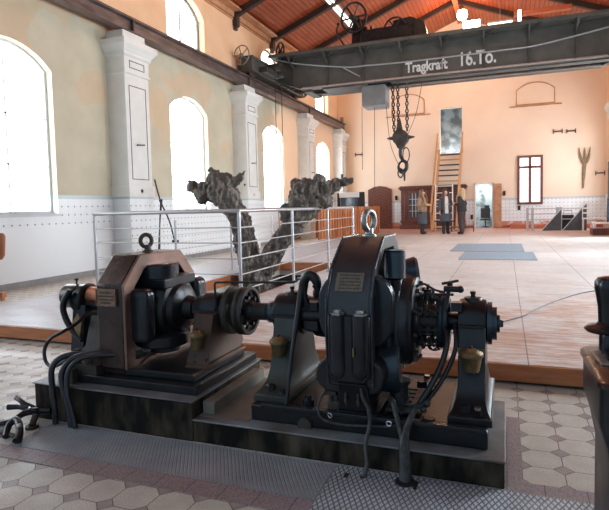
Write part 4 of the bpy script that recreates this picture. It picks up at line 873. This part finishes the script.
# ================================================================= railing round the pit
def rail_run(parent, p0, p1, n, zt, bars, m='steel', pr=.019, top=True, z0=.137, rb=.008, ends=(True,True)):
    p0 = V(p0); p1 = V(p1)
    for i in range(n+1):
        if (i == 0 and not ends[0]) or (i == n and not ends[1]): continue
        p = p0.lerp(p1, i/n); q = MB().cyl((p.x,p.y,z0),(p.x,p.y,zt),pr,seg=16); q.cyl((p.x,p.y,z0),(p.x,p.y,z0+.012),pr*2.2,seg=20)
        ob('post', q, m, parent)
    if top: ob('handrail', MB().cyl((p0.x,p0.y,zt),(p1.x,p1.y,zt),pr*1.15,seg=16).sph((p0.x,p0.y,zt),pr*1.15,12).sph((p1.x,p1.y,zt),pr*1.15,12), m, parent)
    for z in bars: ob('bar', MB().cyl((p0.x,p0.y,z),(p1.x,p1.y,z),rb,seg=10), m, parent)
rl = thing('steel_railing', 'brushed steel railing with horizontal bars around the trunk pit', 'railing')
BZ = (.305,.48,.655,.83,1.0)
rail_run(rl, (-4.70,5.18,0), (-2.72,5.18,0), 1, 1.185, BZ[1:], ends=(True,False), rb=.006)
rail_run(rl, (-2.72,5.18,0), (-2.72,9.84,0), 3, 1.185, BZ)
rail_run(rl, (-4.70,5.18,0), (-4.42,9.84,0), 3, 1.06, (.62,.84), pr=.018, top=False, rb=.004, ends=(False,True))

# dead tree trunk
def blob(mb, pts, rs, jit=.25, n=5):
    mb.tube(pts, rs, 16, 6)
T = MB(); ty = 7.85
def limb(pts, rs, ridges, seed):
    q = random.Random(seed); T.tube(pts, rs, 16, 6)
    for k in range(ridges):
        a0 = 2*PI*k/ridges+q.uniform(-.2,.2); tw = q.uniform(.3,.8); P = []
        for i, (p, r_) in enumerate(zip(pts, rs)):
            a = a0+tw*i; P.append((p[0]+r_*.93*math.cos(a), p[1]+r_*.93*math.sin(a), p[2]+q.uniform(-.03,.03)))
        T.tube(P, [r_*q.uniform(.16,.30) for r_ in rs], 8, 5)
limb([(-3.80,ty,-.58),(-3.83,ty,-.2),(-3.85,ty,.15),(-3.86,ty,.42)], [.34,.27,.24,.25], 9, 1)
limb([(-3.92,ty,.25),(-4.0,ty,.62),(-4.08,ty,.98),(-4.24,ty,1.25),(-4.36,ty,1.43)], [.19,.17,.16,.17,.20], 8, 2)
limb([(-3.70,ty,.22),(-3.42,ty,.62),(-3.12,ty,.95),(-2.90,ty,1.20),(-2.74,ty,1.35)], [.18,.155,.15,.165,.16], 8, 3)
R2 = random.Random(3)
for c, r in [((-4.45,ty,1.50),.22),((-4.30,ty-.05,1.38),.20),((-4.52,ty,1.66),.17),((-4.70,ty,1.52),.15),((-4.85,ty,1.50),.11),((-4.98,ty,1.60),.10),((-4.80,ty,1.40),.09),((-4.33,ty,1.70),.11),((-4.18,ty,1.66),.08),((-4.08,ty,1.72),.065),((-4.55,ty,1.80),.07),((-4.0,ty,1.6),.02),
             ((-3.0,ty,1.30),.20),((-2.95,ty,1.48),.17),((-3.05,ty+.05,1.40),.16),((-2.78,ty,1.50),.14),((-2.70,ty,1.62),.09),((-3.08,ty,1.56),.10),((-2.55,ty,1.50),.11),((-2.42,ty,1.54),.09),((-2.28,ty,1.58),.065),((-2.20,ty,1.60),.05),((-2.62,ty,1.30),.12),((-3.25,ty,1.15),.12),((-3.2,ty,1.02),.14)]:
    T.sph(c, r*1.08, 12)
    for k in range(5):
        a = V((R2.uniform(-1,1),R2.uniform(-1,1),R2.uniform(-1,1))).normalized()*r*.85; T.sph(V(c)+a, r*R2.uniform(.28,.5), 8)
T.cyl((-4.07,ty,1.72),(-3.98,ty,1.84),.02,.008,8).sph((-4.62,ty,1.86),.05,8)
tree = ob('tree_trunk', T, 'tree')
rm = tree.modifiers.new('remesh', 'REMESH'); rm.mode = 'VOXEL'; rm.voxel_size = .017; rm.use_smooth_shade = True
for nm, sz, st in (('bark_big',.14,.07),('bark_small',.04,.06)):
    tx = bpy.data.textures.new(nm, 'CLOUDS'); tx.noise_scale = sz; tx.noise_depth = 3
    dm = tree.modifiers.new(nm, 'DISPLACE'); dm.texture = tx; dm.strength = st; dm.mid_level = .5; dm.texture_coords = 'LOCAL'
tag(tree, 'gnarled dead forked tree trunk standing in the deck pit behind the railing', 'tree trunk')

# crossed sticks by the wall
ts = thing('boat_hook_stand', 'thin dark crossed poles leaning together beside the nearest pilaster', 'poles')
ob('pole', MB().tube([(-6.8,9.27,1.86),(-6.8,9.45,1.40),(-6.75,9.70,.9),(-6.7,9.9,.02)], .016, 8), 'iron', ts)
ob('pole', MB().tube([(-6.75,9.43,1.45),(-6.72,9.28,.95),(-6.7,9.12,.02)], .014, 8), 'iron', ts)
ob('pole', MB().tube([(-6.8,9.45,1.42),(-7.0,9.65,.8),(-7.1,9.75,.02)], .014, 8), 'iron', ts)
ob('joint', MB().sph((-6.79,9.43,1.42),.035,10).box((-6.83,9.84,.50),(-6.72,9.94,.56)), 'iron', ts)

# ================================================================= middle distance
tag(ob('floor_mat', MB().box((-1.17,12.35,.137),(.40,14.7,.148)), 'mat', bevel=.004), 'farther of the two blue-grey mats lying on the deck', 'mat')
tag(ob('floor_mat', MB().box((-.84,10.55,.137),(.56,12.25,.148)), 'mat', bevel=.004), 'nearer blue-grey mat lying on the deck', 'mat')
tag(ob('floor_mat', MB().box((2.35,13.6,.137),(3.2,14.1,.146)), 'dark', bevel=.004), 'dark mat on the deck cut off by the right frame edge', 'mat')
# slatted partition
sp = thing('slatted_fence', 'orange brown vertical slat fence standing on the deck at the back left', 'fence')
p0 = V((-5.72,16.4,.137)); p1 = V((-4.75,21.3,.137)); dd = p1-p0; n = 26
for i in range(n):
    p = p0+dd*(i/n); q = p0+dd*((i+.68)/n); h = 1.06
    ob('slat', MB().bar((p.x,p.y,.137+h/2),(q.x,q.y,.137+h/2),.03,h), 'wood_org' if i % 3 else 'wood_org2', sp)
ob('cross_rail', MB().bar(p0+V((-.04,0,.2)),p1+V((-.04,0,.2)),.03,.08).bar(p0+V((-.04,0,.85)),p1+V((-.04,0,.85)),.03,.08), 'wood_org2', sp)
ob('backing_board', MB().bar(p0+V((-.08,0,.5)),p1+V((-.08,0,.5)),.02,.9), 'wood_org2', sp)
# glass case
gc = thing('display_case', 'dark display case with white top in the back left corner', 'display case')
ob('case_body', MB().box((-6.55,21.6,.14),(-5.65,22.3,1.12)), 'dark', gc, bevel=.01)
ob('side_post', MB().box((-6.62,21.5,.14),(-6.5,21.6,1.78)).box((-5.70,21.5,.14),(-5.45,21.6,1.80)), 'black', gc, bevel=.01)
ob('screen', MB().box((-6.5,21.62,1.12),(-5.70,21.66,1.6)), 'glassy', gc)
ob('white_top', MB().box((-6.52,21.45,1.58),(-5.66,22.3,1.80)), 'white', gc, bevel=.02)
# wardrobe
wd = thing('wardrobe', 'large carved dark mahogany wardrobe with glazed doors against the back wall', 'wardrobe')
ob('carcass', MB().box((-4.36,23.85,.19),(-1.62,BY-.01,1.92)), 'wood_red', wd, bevel=.01)
ob('cornice', MB().box((-4.46,23.74,1.92),(-1.52,BY-.01,2.0)).box((-4.41,23.79,2.0),(-1.57,BY-.01,2.05)).box((-4.41,23.8,1.86),(-1.57,BY-.02,1.92)), 'wood_red', wd, bevel=.01)
ob('plinth_base', MB().box((-4.42,23.80,.137),(-1.56,BY-.01,.30)).box((-4.40,23.78,.45),(-1.58,23.85,.52)), 'wood_red', wd, bevel=.01)
for x in (-4.12,-3.22,-2.46):
    dr = ob('door', MB().holed([(x,.55),(x+.82,.55),(x+.82,1.84),(x,1.84)], [[(x+.12,.68),(x+.70,.68),(x+.70,1.72),(x+.12,1.72)]], 'xz', 23.80, 23.85), 'wood_red', wd, smooth=False)
    g = MB().box((x+.12,23.83,.68),(x+.70,23.84,1.72)); ob('door_panel', g, 'glassy' if x < -4 else 'wood_red', dr)
    if x < -4:
        g = MB()
        for k in range(3): g.box((x+.12+.15*(k+1)-.01,23.81,.68),(x+.12+.15*(k+1)+.01,23.83,1.72)); g.box((x+.12,23.81,.68+.26*(k+1)-.01),(x+.70,23.83,.68+.26*(k+1)+.01))
        ob('glazing_bars', g, 'cl_white', dr)
    else: ob('raised_panel', MB().box((x+.2,23.81,.8),(x+.62,23.84,1.6)), 'wood_red', dr, bevel=.03)
    ob('column', MB().cyl((x-.05,23.80,.55),(x-.05,23.80,1.84),.045,seg=12).sph((x-.05,23.80,.7),.06,10).sph((x-.05,23.80,1.7),.06,10), 'wood_red', wd)
# stair ladder up to the loft opening
ld = thing('ladder_stair', 'steep pine ladder stair leading up to the tall loft opening', 'ladder')
a0, a1 = V((0,21.6,.137)), V((0,24.25,3.55)); 
def LP(x, t, w=0): return V((x, a0.y+(a1.y-a0.y)*t, a0.z+(a1.z-a0.z)*t))
for x in (-2.70,-1.78): ob('stringer', MB().bar(LP(x,0),LP(x,1.0),.09,.2), 'wood', ld, bevel=.005)
for i in range(14):
    p = LP(0,(i+.7)/14.5); ob('tread', MB().box((-2.68,p.y-.11,p.z-.025),(-1.80,p.y+.11,p.z+.025)), 'hose_grey' if i % 4 else 'wood', ld)
for x in (-2.76,-1.72): ob('handrail', MB().bar(LP(x,.0)+V((0,-.1,.75)),LP(x,1.0)+V((0,-.1,.75)),.07,.06).bar(LP(x,.02),LP(x,.02)+V((0,-.1,.75)),.05,.05,(0,1,0)).bar(LP(x,.96),LP(x,.96)+V((0,-.1,.75)),.05,.05,(0,1,0)), 'wood', ld)
# white frame rack behind people
sc = thing('white_ladder', 'white metal ladder rack standing beneath the pine stair', 'ladder')
for x in (-2.62,-1.95): ob('upright', MB().box((x-.02,21.9,.137),(x+.02,21.94,2.02)), 'white', sc)
for i in range(7): ob('rung', MB().box((-2.62,21.91,.3+i*.27),(-1.95,21.94,.33+i*.27)), 'white', sc)
tag(ob('low_trestle', MB().box((-1.95,21.2,.30),(-1.1,21.25,.34)).box((-1.95,21.2,.137),(-1.91,21.25,.34)).box((-1.14,21.2,.137),(-1.10,21.25,.34)), 'dark'), 'low dark trestle on the deck behind the three people', 'trestle')
# wall anchors
for x, z, lab in ((2.04,4.09,'left of the two iron wall anchors below the right lunette'),(2.53,4.07,'right of the two iron wall anchors below the right lunette'),(3.59,2.32,'low iron wall anchor near the right corner of the back wall'),(-6.4,3.62,'iron wall anchor high on the back wall near the left corner')):
    tag(ob('wall_anchor', MB().bar((x-.16,BY-.04,z),(x+.16,BY-.04,z),.03,.045).bar((x-.16,BY-.04,z-.09),(x-.16,BY-.04,z+.09),.03,.04,(0,1,0)).bar((x+.16,BY-.04,z-.09),(x+.16,BY-.04,z+.09),.03,.04,(0,1,0)), 'rafter'), lab, 'wall anchor', 'iron wall anchors on the back wall')
for x, z, lab in ((-.03,1.62,'small dark switch box on the wall right of the open doorway'),(-1.36,.62,'small black socket low on the wall left of the open doorway'),(.56,.98,'small dark socket under the dark framed window'),(-4.68,1.55,'small dark box between arched door and wardrobe'),(-7.0,2.6,'dark sensor box on the corner pilaster')):
    yy = BY if x > -6.9 else 23.6
    tag(ob('switch_box', MB().box((x-.05,yy-.05,z-.1),(x+.05,yy,z+.1)).box((x-.03,yy-.06,z-.03),(x+.03,yy-.05,z+.03)), 'black', bevel=.005), lab, 'switch')
# wooden fork
fk = thing('wooden_fork', 'old wooden three pronged fork hung upright on the back wall', 'fork')
ob('handle', MB().tube([(2.98,BY-.06,1.72),(3.0,BY-.06,2.3),(3.03,BY-.06,2.85)], [.03,.06,.07], 8), 'fork', fk)
for a in (-.17, 0, .16): ob('prong', MB().tube([(3.03+a*.2,BY-.06,2.75),(3.03+a*.9,BY-.06,3.0),(3.03+a*1.25,BY-.07,3.38)], [.07,.05,.012], 8), 'fork', fk)
# back right railing with triangular dark panels
MT['pale_steel'] = mat('satin_pale_steel', (.42,.43,.44), .5, .4)
rr_ = thing('steel_railing', 'steel stairwell railing with thick posts before the tiled back wall', 'railing')
for x in (.80,.98,1.84,1.95): ob('post', MB().box((x-.045,21.96,.137),(x+.045,22.04,1.0)), 'pale_steel', rr_, bevel=.004)
for z in (.95,.75,.55): ob('bar', MB().cyl((.8,22,z),(3.0,22,z),.016), 'steel', rr_)
for i, (x0, x1, h, lab) in enumerate(((1.28,1.94,.80,'smaller dark triangular panel, left of the two at the back railing'),(1.98,2.78,1.0,'larger dark triangular panel, right of the two at the back railing'))):
    o = tag(ob('triangular_panel', MB().prism([(x0,.137),(x1,.137),(x1,.137+h)], 'xz', 21.70, 21.76), 'dark', smooth=False), lab, 'panel', 'dark triangular panels')
    ob('bright_edge', MB().bar((x0,21.68,.137),(x1,21.68,.137+h),.02,.03), 'steel', o)
bc = thing('black_case', 'small black case with a handle standing between the triangular panels', 'case')
ob('case', MB().box((2.02,22.2,.15),(2.42,22.4,.70)), 'black', bc, bevel=.02); ob('handle', MB().tube([(2.08,22.3,.69),(2.08,22.3,.86),(2.36,22.3,.86),(2.36,22.3,.69)], .012, 8, smooth=False), 'black', bc)
tag(ob('brick_ledge', MB().box((.2,23.4,.137),(3.3,24.3,.30)), 'purlin', bevel=.01), 'low red brick ledge along the tiled back wall', 'ledge')
# white frame table + chairs at far right
tb = thing('white_table', 'white metal table at the right side in the distance', 'table')
ob('table_top', MB().box((2.75,20.2,.42),(3.45,20.9,.47)), 'white', tb, bevel=.01)
for x in (2.8,3.4):
    for y in (20.25,20.85): ob('leg', MB().box((x-.02,y-.02,.137),(x+.02,y+.02,.42)), 'white', tb)
for x, lab in ((2.62,'leftmost white slatted metal chair near the right edge'),(3.0,'white slatted metal chair standing right of the leftmost one')):
    ch = thing('white_chair', lab, 'chair', 'white metal chairs at the right')
    for dx in (0,.3):
        for dy in (0,.3): ob('leg', MB().box((x+dx-.012,21.2+dy-.012,.137),(x+dx+.012,21.2+dy+.012,1.15 if dy else .58)), 'white', ch)
    ob('seat', MB().box((x-.02,21.18,.56),(x+.32,21.52,.60)), 'white', ch)
    ob('backrest', MB().box((x,21.49,.75),(x+.3,21.51,.80)).box((x,21.49,.92),(x+.3,21.51,.97)).box((x,21.49,1.1),(x+.3,21.51,1.15)), 'white', ch)
scn = thing('control_panel', 'tall dark control cabinet with bluish screen at the far right edge', 'cabinet')
ob('cabinet', MB().box((2.85,17.6,1.0),(3.4,18.0,2.35)).box((2.9,17.62,.137),(3.4,18.0,1.0)), 'dark', scn, bevel=.01)
ob('screen', MB().box((2.80,17.5,.62),(3.3,17.6,1.22)), 'glassy', scn, bevel=.01); ob('screen_frame', MB().holed([(2.76,.58),(3.34,.58),(3.34,1.26),(2.76,1.26)], [[(2.80,.62),(3.30,.62),(3.30,1.22),(2.80,1.22)]], 'xz', 17.48, 17.5), 'black', scn)
tag(ob('brown_bench', MB().box((2.55,18.6,.137),(3.4,19.2,.34)), 'wood_red', bevel=.01), 'low dark brown bench beneath the far control cabinet', 'bench')

# ================================================================= PEOPLE
def person(x, y, yaw, label, hair, coat, legs, boot, pose, hem, hairlen, back=False, scarf=None, held=None, skirt=None):
    root = thing('person', label, 'person', 'three visitors talking by the ladder', (x, y, .137)); root.rotation_euler = (0,0,yaw); root.scale = (.95,.95,.95)
    # facing -Y before yaw. joints: (x,y,z,r)
    J = {}; E = []
    def j(n, p, r, par=None):
        J[n] = (len(J), V(p), r)
        if par: E.append((J[par][0], J[n][0]))
    j('pelvis',(0,0,.92),.135); j('waist',(0,-.005,1.08),.115,'pelvis'); j('chest',(0,0,1.26),.135,'waist'); j('neck0',(0,.005,1.40),.06,'chest'); j('neck',(0,-.005,1.46),.048,'neck0')
    j('jaw',(0,-.03,1.52),.062,'neck'); j('skull',(0,-.005,1.60),.088,'jaw'); j('crown',(0,0,1.655),.05,'skull'); j('nose',(0,-.098,1.565),.014,'skull')
    for s, q in ((-1,'l'),(1,'r')):
        j('ear'+q,(s*.08,.0,1.57),.014,'skull')
        (el, wr) = pose[0 if s < 0 else 1]
        j('sh'+q,(s*.155,.0,1.355),.055,'chest'); j('el'+q,el,.04,'sh'+q); j('wr'+q,wr,.026,'el'+q)
        d = (V(wr)-V(el)).normalized(); pal = V(wr)+d*.07; j('palm'+q,pal,.03,'wr'+q)
        side = d.cross(V((0,0,1))) if abs(d.z) < .9 else V((0,1,0)); side.normalize(); cl = V((0,-.4,-.9)) if abs(d.z) < .9 else V((-s*.6,-.4,0))
        for k, L in enumerate((.065,.075,.07,.055)):
            f0 = pal+side*(k-1.5)*.018+d*.03; f1 = f0+d*L*.5+cl*.01; f2 = f1+d*L*.4+cl*.02
            j('f%d0%s' % (k,q),f0,.010,'palm'+q); j('f%d1%s' % (k,q),f1,.009,'f%d0%s' % (k,q)); j('f%d2%s' % (k,q),f2,.008,'f%d1%s' % (k,q))
        t0 = V(wr)+d*.03+side*.035; j('t0'+q,t0,.012,'palm'+q); j('t1'+q,t0+side*.02+d*.035,.009,'t0'+q)
        lx = s*.085; st = .05*s
        j('hip'+q,(lx,0,.86),.095,'pelvis'); j('knee'+q,(lx,-.02+st*.5,.48),.058,'hip'+q); j('ank'+q,(lx,.02+st,.09),.038,'knee'+q); j('toe'+q,(lx+s*.02,-.13+st,.035),.032,'ank'+q)
    me = bpy.data.meshes.new('body'); vs = sorted(J.values(), key=lambda a: a[0]); me.from_pydata([v[1] for v in vs], E, []); me.materials.append(MT['skin'])
    o = bpy.data.objects.new('body', me); COL.objects.link(o); o.parent = root
    sk_ = o.modifiers.new('skin', 'SKIN'); lay = me.skin_vertices[0] if me.skin_vertices else None
    if lay is None:
        bpy.context.view_layer.objects.active = o; bpy.ops.mesh.customdata_skin_add(); lay = me.skin_vertices[0]
    for i, v in enumerate(vs): lay.data[i].radius = (v[2], v[2])
    lay.data[0].use_root = True; sk_.use_smooth_shade = True
    ss = o.modifiers.new('sub', 'SUBSURF'); ss.levels = ss.render_levels = 1
    ov = lambda z, rx, ry, cx=0, cy=0, n=20: [(cx+rx*math.cos(2*PI*i/n), cy+ry*math.sin(2*PI*i/n), z) for i in range(n)]
    ob('eye', MB().sph((-.032,-.082,1.59),.011,8), 'white', root); ob('eye', MB().sph((.032,-.082,1.59),.011,8), 'white', root)
    ob('mouth', MB().sph((0,-.088,1.52),.02,8,(1,.4,.3)), mat('lips', (.45,.14,.12), .5), root)
    # coat body
    C = MB(); w = .21
    C.rings([ov(hem,.21,.17,0,.01),ov(hem+.25,.20,.16),ov(.92,.185,.145),ov(1.08,.155,.125),ov(1.25,.18,.14),ov(1.36,.17,.12),ov(1.42,.10,.085),ov(1.45,.07,.065)])
    ct = ob('coat', C, coat, root)
    for s, q in ((-1,'l'),(1,'r')):
        sh, el, wr = J['sh'+q][1], J['el'+q][1], J['wr'+q][1]
        ob('sleeve', MB().tube([sh+V((-s*.03,0,.01)), sh.lerp(el,.5), el, el.lerp(wr,.5), wr], [.085,.072,.062,.055,.045], 14, 4), coat, root)
        h, kn, an, to = J['hip'+q][1], J['knee'+q][1], J['ank'+q][1], J['toe'+q][1]
        wide = .075 if legs == 'cl_brown' else .05
        ob('trouser_leg', MB().tube([h+V((0,0,.05)), h.lerp(kn,.5), kn, kn.lerp(an,.6), an+V((0,0,.0))], [.125,.10,wide+.022,wide+.01,wide+.012], 14, 4), legs, root)
        ob('boot', MB().tube([an+V((0,.005,.16)), an+V((0,.01,0)), an+V((0,0,-.035)), to+V((0,.02,.012)), to+V((0,-.02,.008))], [.055,.05,.055,.046,.03], 12, 4), boot, root)
    if skirt: ob('skirt', MB().rings([ov(.40,.21,.17,0,.0),ov(.7,.20,.165),ov(.95,.19,.155)]), skirt, root)
    if scarf: ob('scarf', MB().rings([ov(.78,.065,.03,0,-.165),ov(1.1,.07,.03,0,-.15),ov(1.32,.075,.03,0,-.135),ov(1.42,.07,.03,0,-.08)]), scarf, root)
    H = MB().sph((0,.018,1.615),.108,18,(1,1.04,1.0)); H.rings([ov(1.63,.10,.095,0,.03),ov(1.52,.118,.09,0,.04),ov(hairlen+.1,.135,.09,0,.06),ov(hairlen,.09,.06,0,.085)])
    for s in (-1,1): H.tube([(s*.085,-.03,1.62),(s*.10,-.06,1.50),(s*.10,-.12,1.36),(s*.09,-.15,1.22)],[.03,.04,.045,.02],10)
    cutm = H.b
    bmesh.ops.delete(cutm, geom=[v for v in cutm.verts if v.co.y < -.045 and v.co.z < 1.655 and v.co.z > 1.50 and abs(v.co.x) < .07], context='VERTS')
    ob('hair', H, hair, root)
    if held: held(root)
    return root
down = lambda s: ((s*.23,.02,1.10),(s*.24,-.08,.87))
fold = lambda s: ((s*.22,.03,1.10),(s*.08,-.2,1.12))
def book(root): ob('booklet', MB().box((-.12,-.33,1.10),(.12,-.22,1.14),(.5,0,0)), 'cl_yel', root, bevel=.004)
person(-2.83,19.75,1.05,'leftmost person, brown-haired in tan top and blue-grey coat, holding a yellow booklet','hair_b','cl_tan','cl_black','cl_black',(fold(-1),fold(1)),.86,1.20,held=book,skirt='cl_blue')
person(-2.0,19.7,.35,'middle person with dark hair, long dark coat open over a white scarf','hair_d','cl_blue','cl_black','cl_black',(down(-1),fold(1)),.48,1.22,scarf='cl_white')
person(-1.44,19.6,-2.0,'rightmost person with blonde hair, all in black with wide trousers, turned away','hair_y','cl_black','cl_brown','cl_black',(fold(-1),fold(1)),.84,1.24)

# ================================================================= LIGHT
W = bpy.data.worlds.new('daylight'); bpy.context.scene.world = W; W.use_nodes = True
bgn = W.node_tree.nodes['Background']; bgn.inputs[0].default_value = (.55,.77,1.0,1); bgn.inputs[1].default_value = .68
def lamp(name, kind, loc, power, col, size=.2, rot=None, shape=None):
    l = bpy.data.lights.new(name, kind); l.energy = power; l.color = col
    if kind == 'AREA': l.size = size[0]; l.size_y = size[1]; l.shape = 'RECTANGLE'
    else: l.shadow_soft_size = size
    o = bpy.data.objects.new(name, l); COL.objects.link(o); o.location = loc
    if rot: o.rotation_euler = rot
    return o
warm = (1.0,.62,.36)
lamp('corridor_fill', 'POINT', (-.9,BY+1.0,2.3), 60, (.9,.97,1), .1)  # added unseen fill, brightens the room behind the doorway
lamp('loft_fill', 'POINT', (-2.1,BY+.9,3.6), 40, (.9,.97,1), .1)  # unseen fill added to lift the loft opening
lamp('lamp_light', 'POINT', (-1.23,17.1,6.75), 200, warm, .2)
for y in (10.0, 21.5): lamp('lamp_light', 'POINT', (RIDGE,y,7.9), 210, warm, .25)

# ================================================================= CAMERA
cam = bpy.data.cameras.new('camera'); co_ = bpy.data.objects.new('camera', cam); COL.objects.link(co_)
Wm = ((.935514202,-.000690494894,-.353288410),(.352498222,-.0650495471,.933548906),(-.0236258618,-.997881796,-.0606113770))
xr = V([r[0] for r in Wm]); yd = V([r[1] for r in Wm]); zf = V([r[2] for r in Wm])
R = Matrix((( xr.x,-yd.x,-zf.x,0),(xr.y,-yd.y,-zf.y,0),(xr.z,-yd.z,-zf.z,0),(0,0,0,1)))
co_.matrix_world = Matrix.Translation((0,0,1.2)) @ R
cam.sensor_fit = 'HORIZONTAL'; cam.sensor_width = 36; cam.lens = 531/609*36
cam.shift_x = 0; cam.shift_y = -(255-240)/609; cam.clip_start = .05; cam.clip_end = 200
S = bpy.context.scene; S.camera = co_
S.view_settings.view_transform = 'Standard'; S.view_settings.look = 'None'; S.view_settings.gamma = 1; S.view_settings.use_curve_mapping = False
S.view_settings.exposure = 0.0
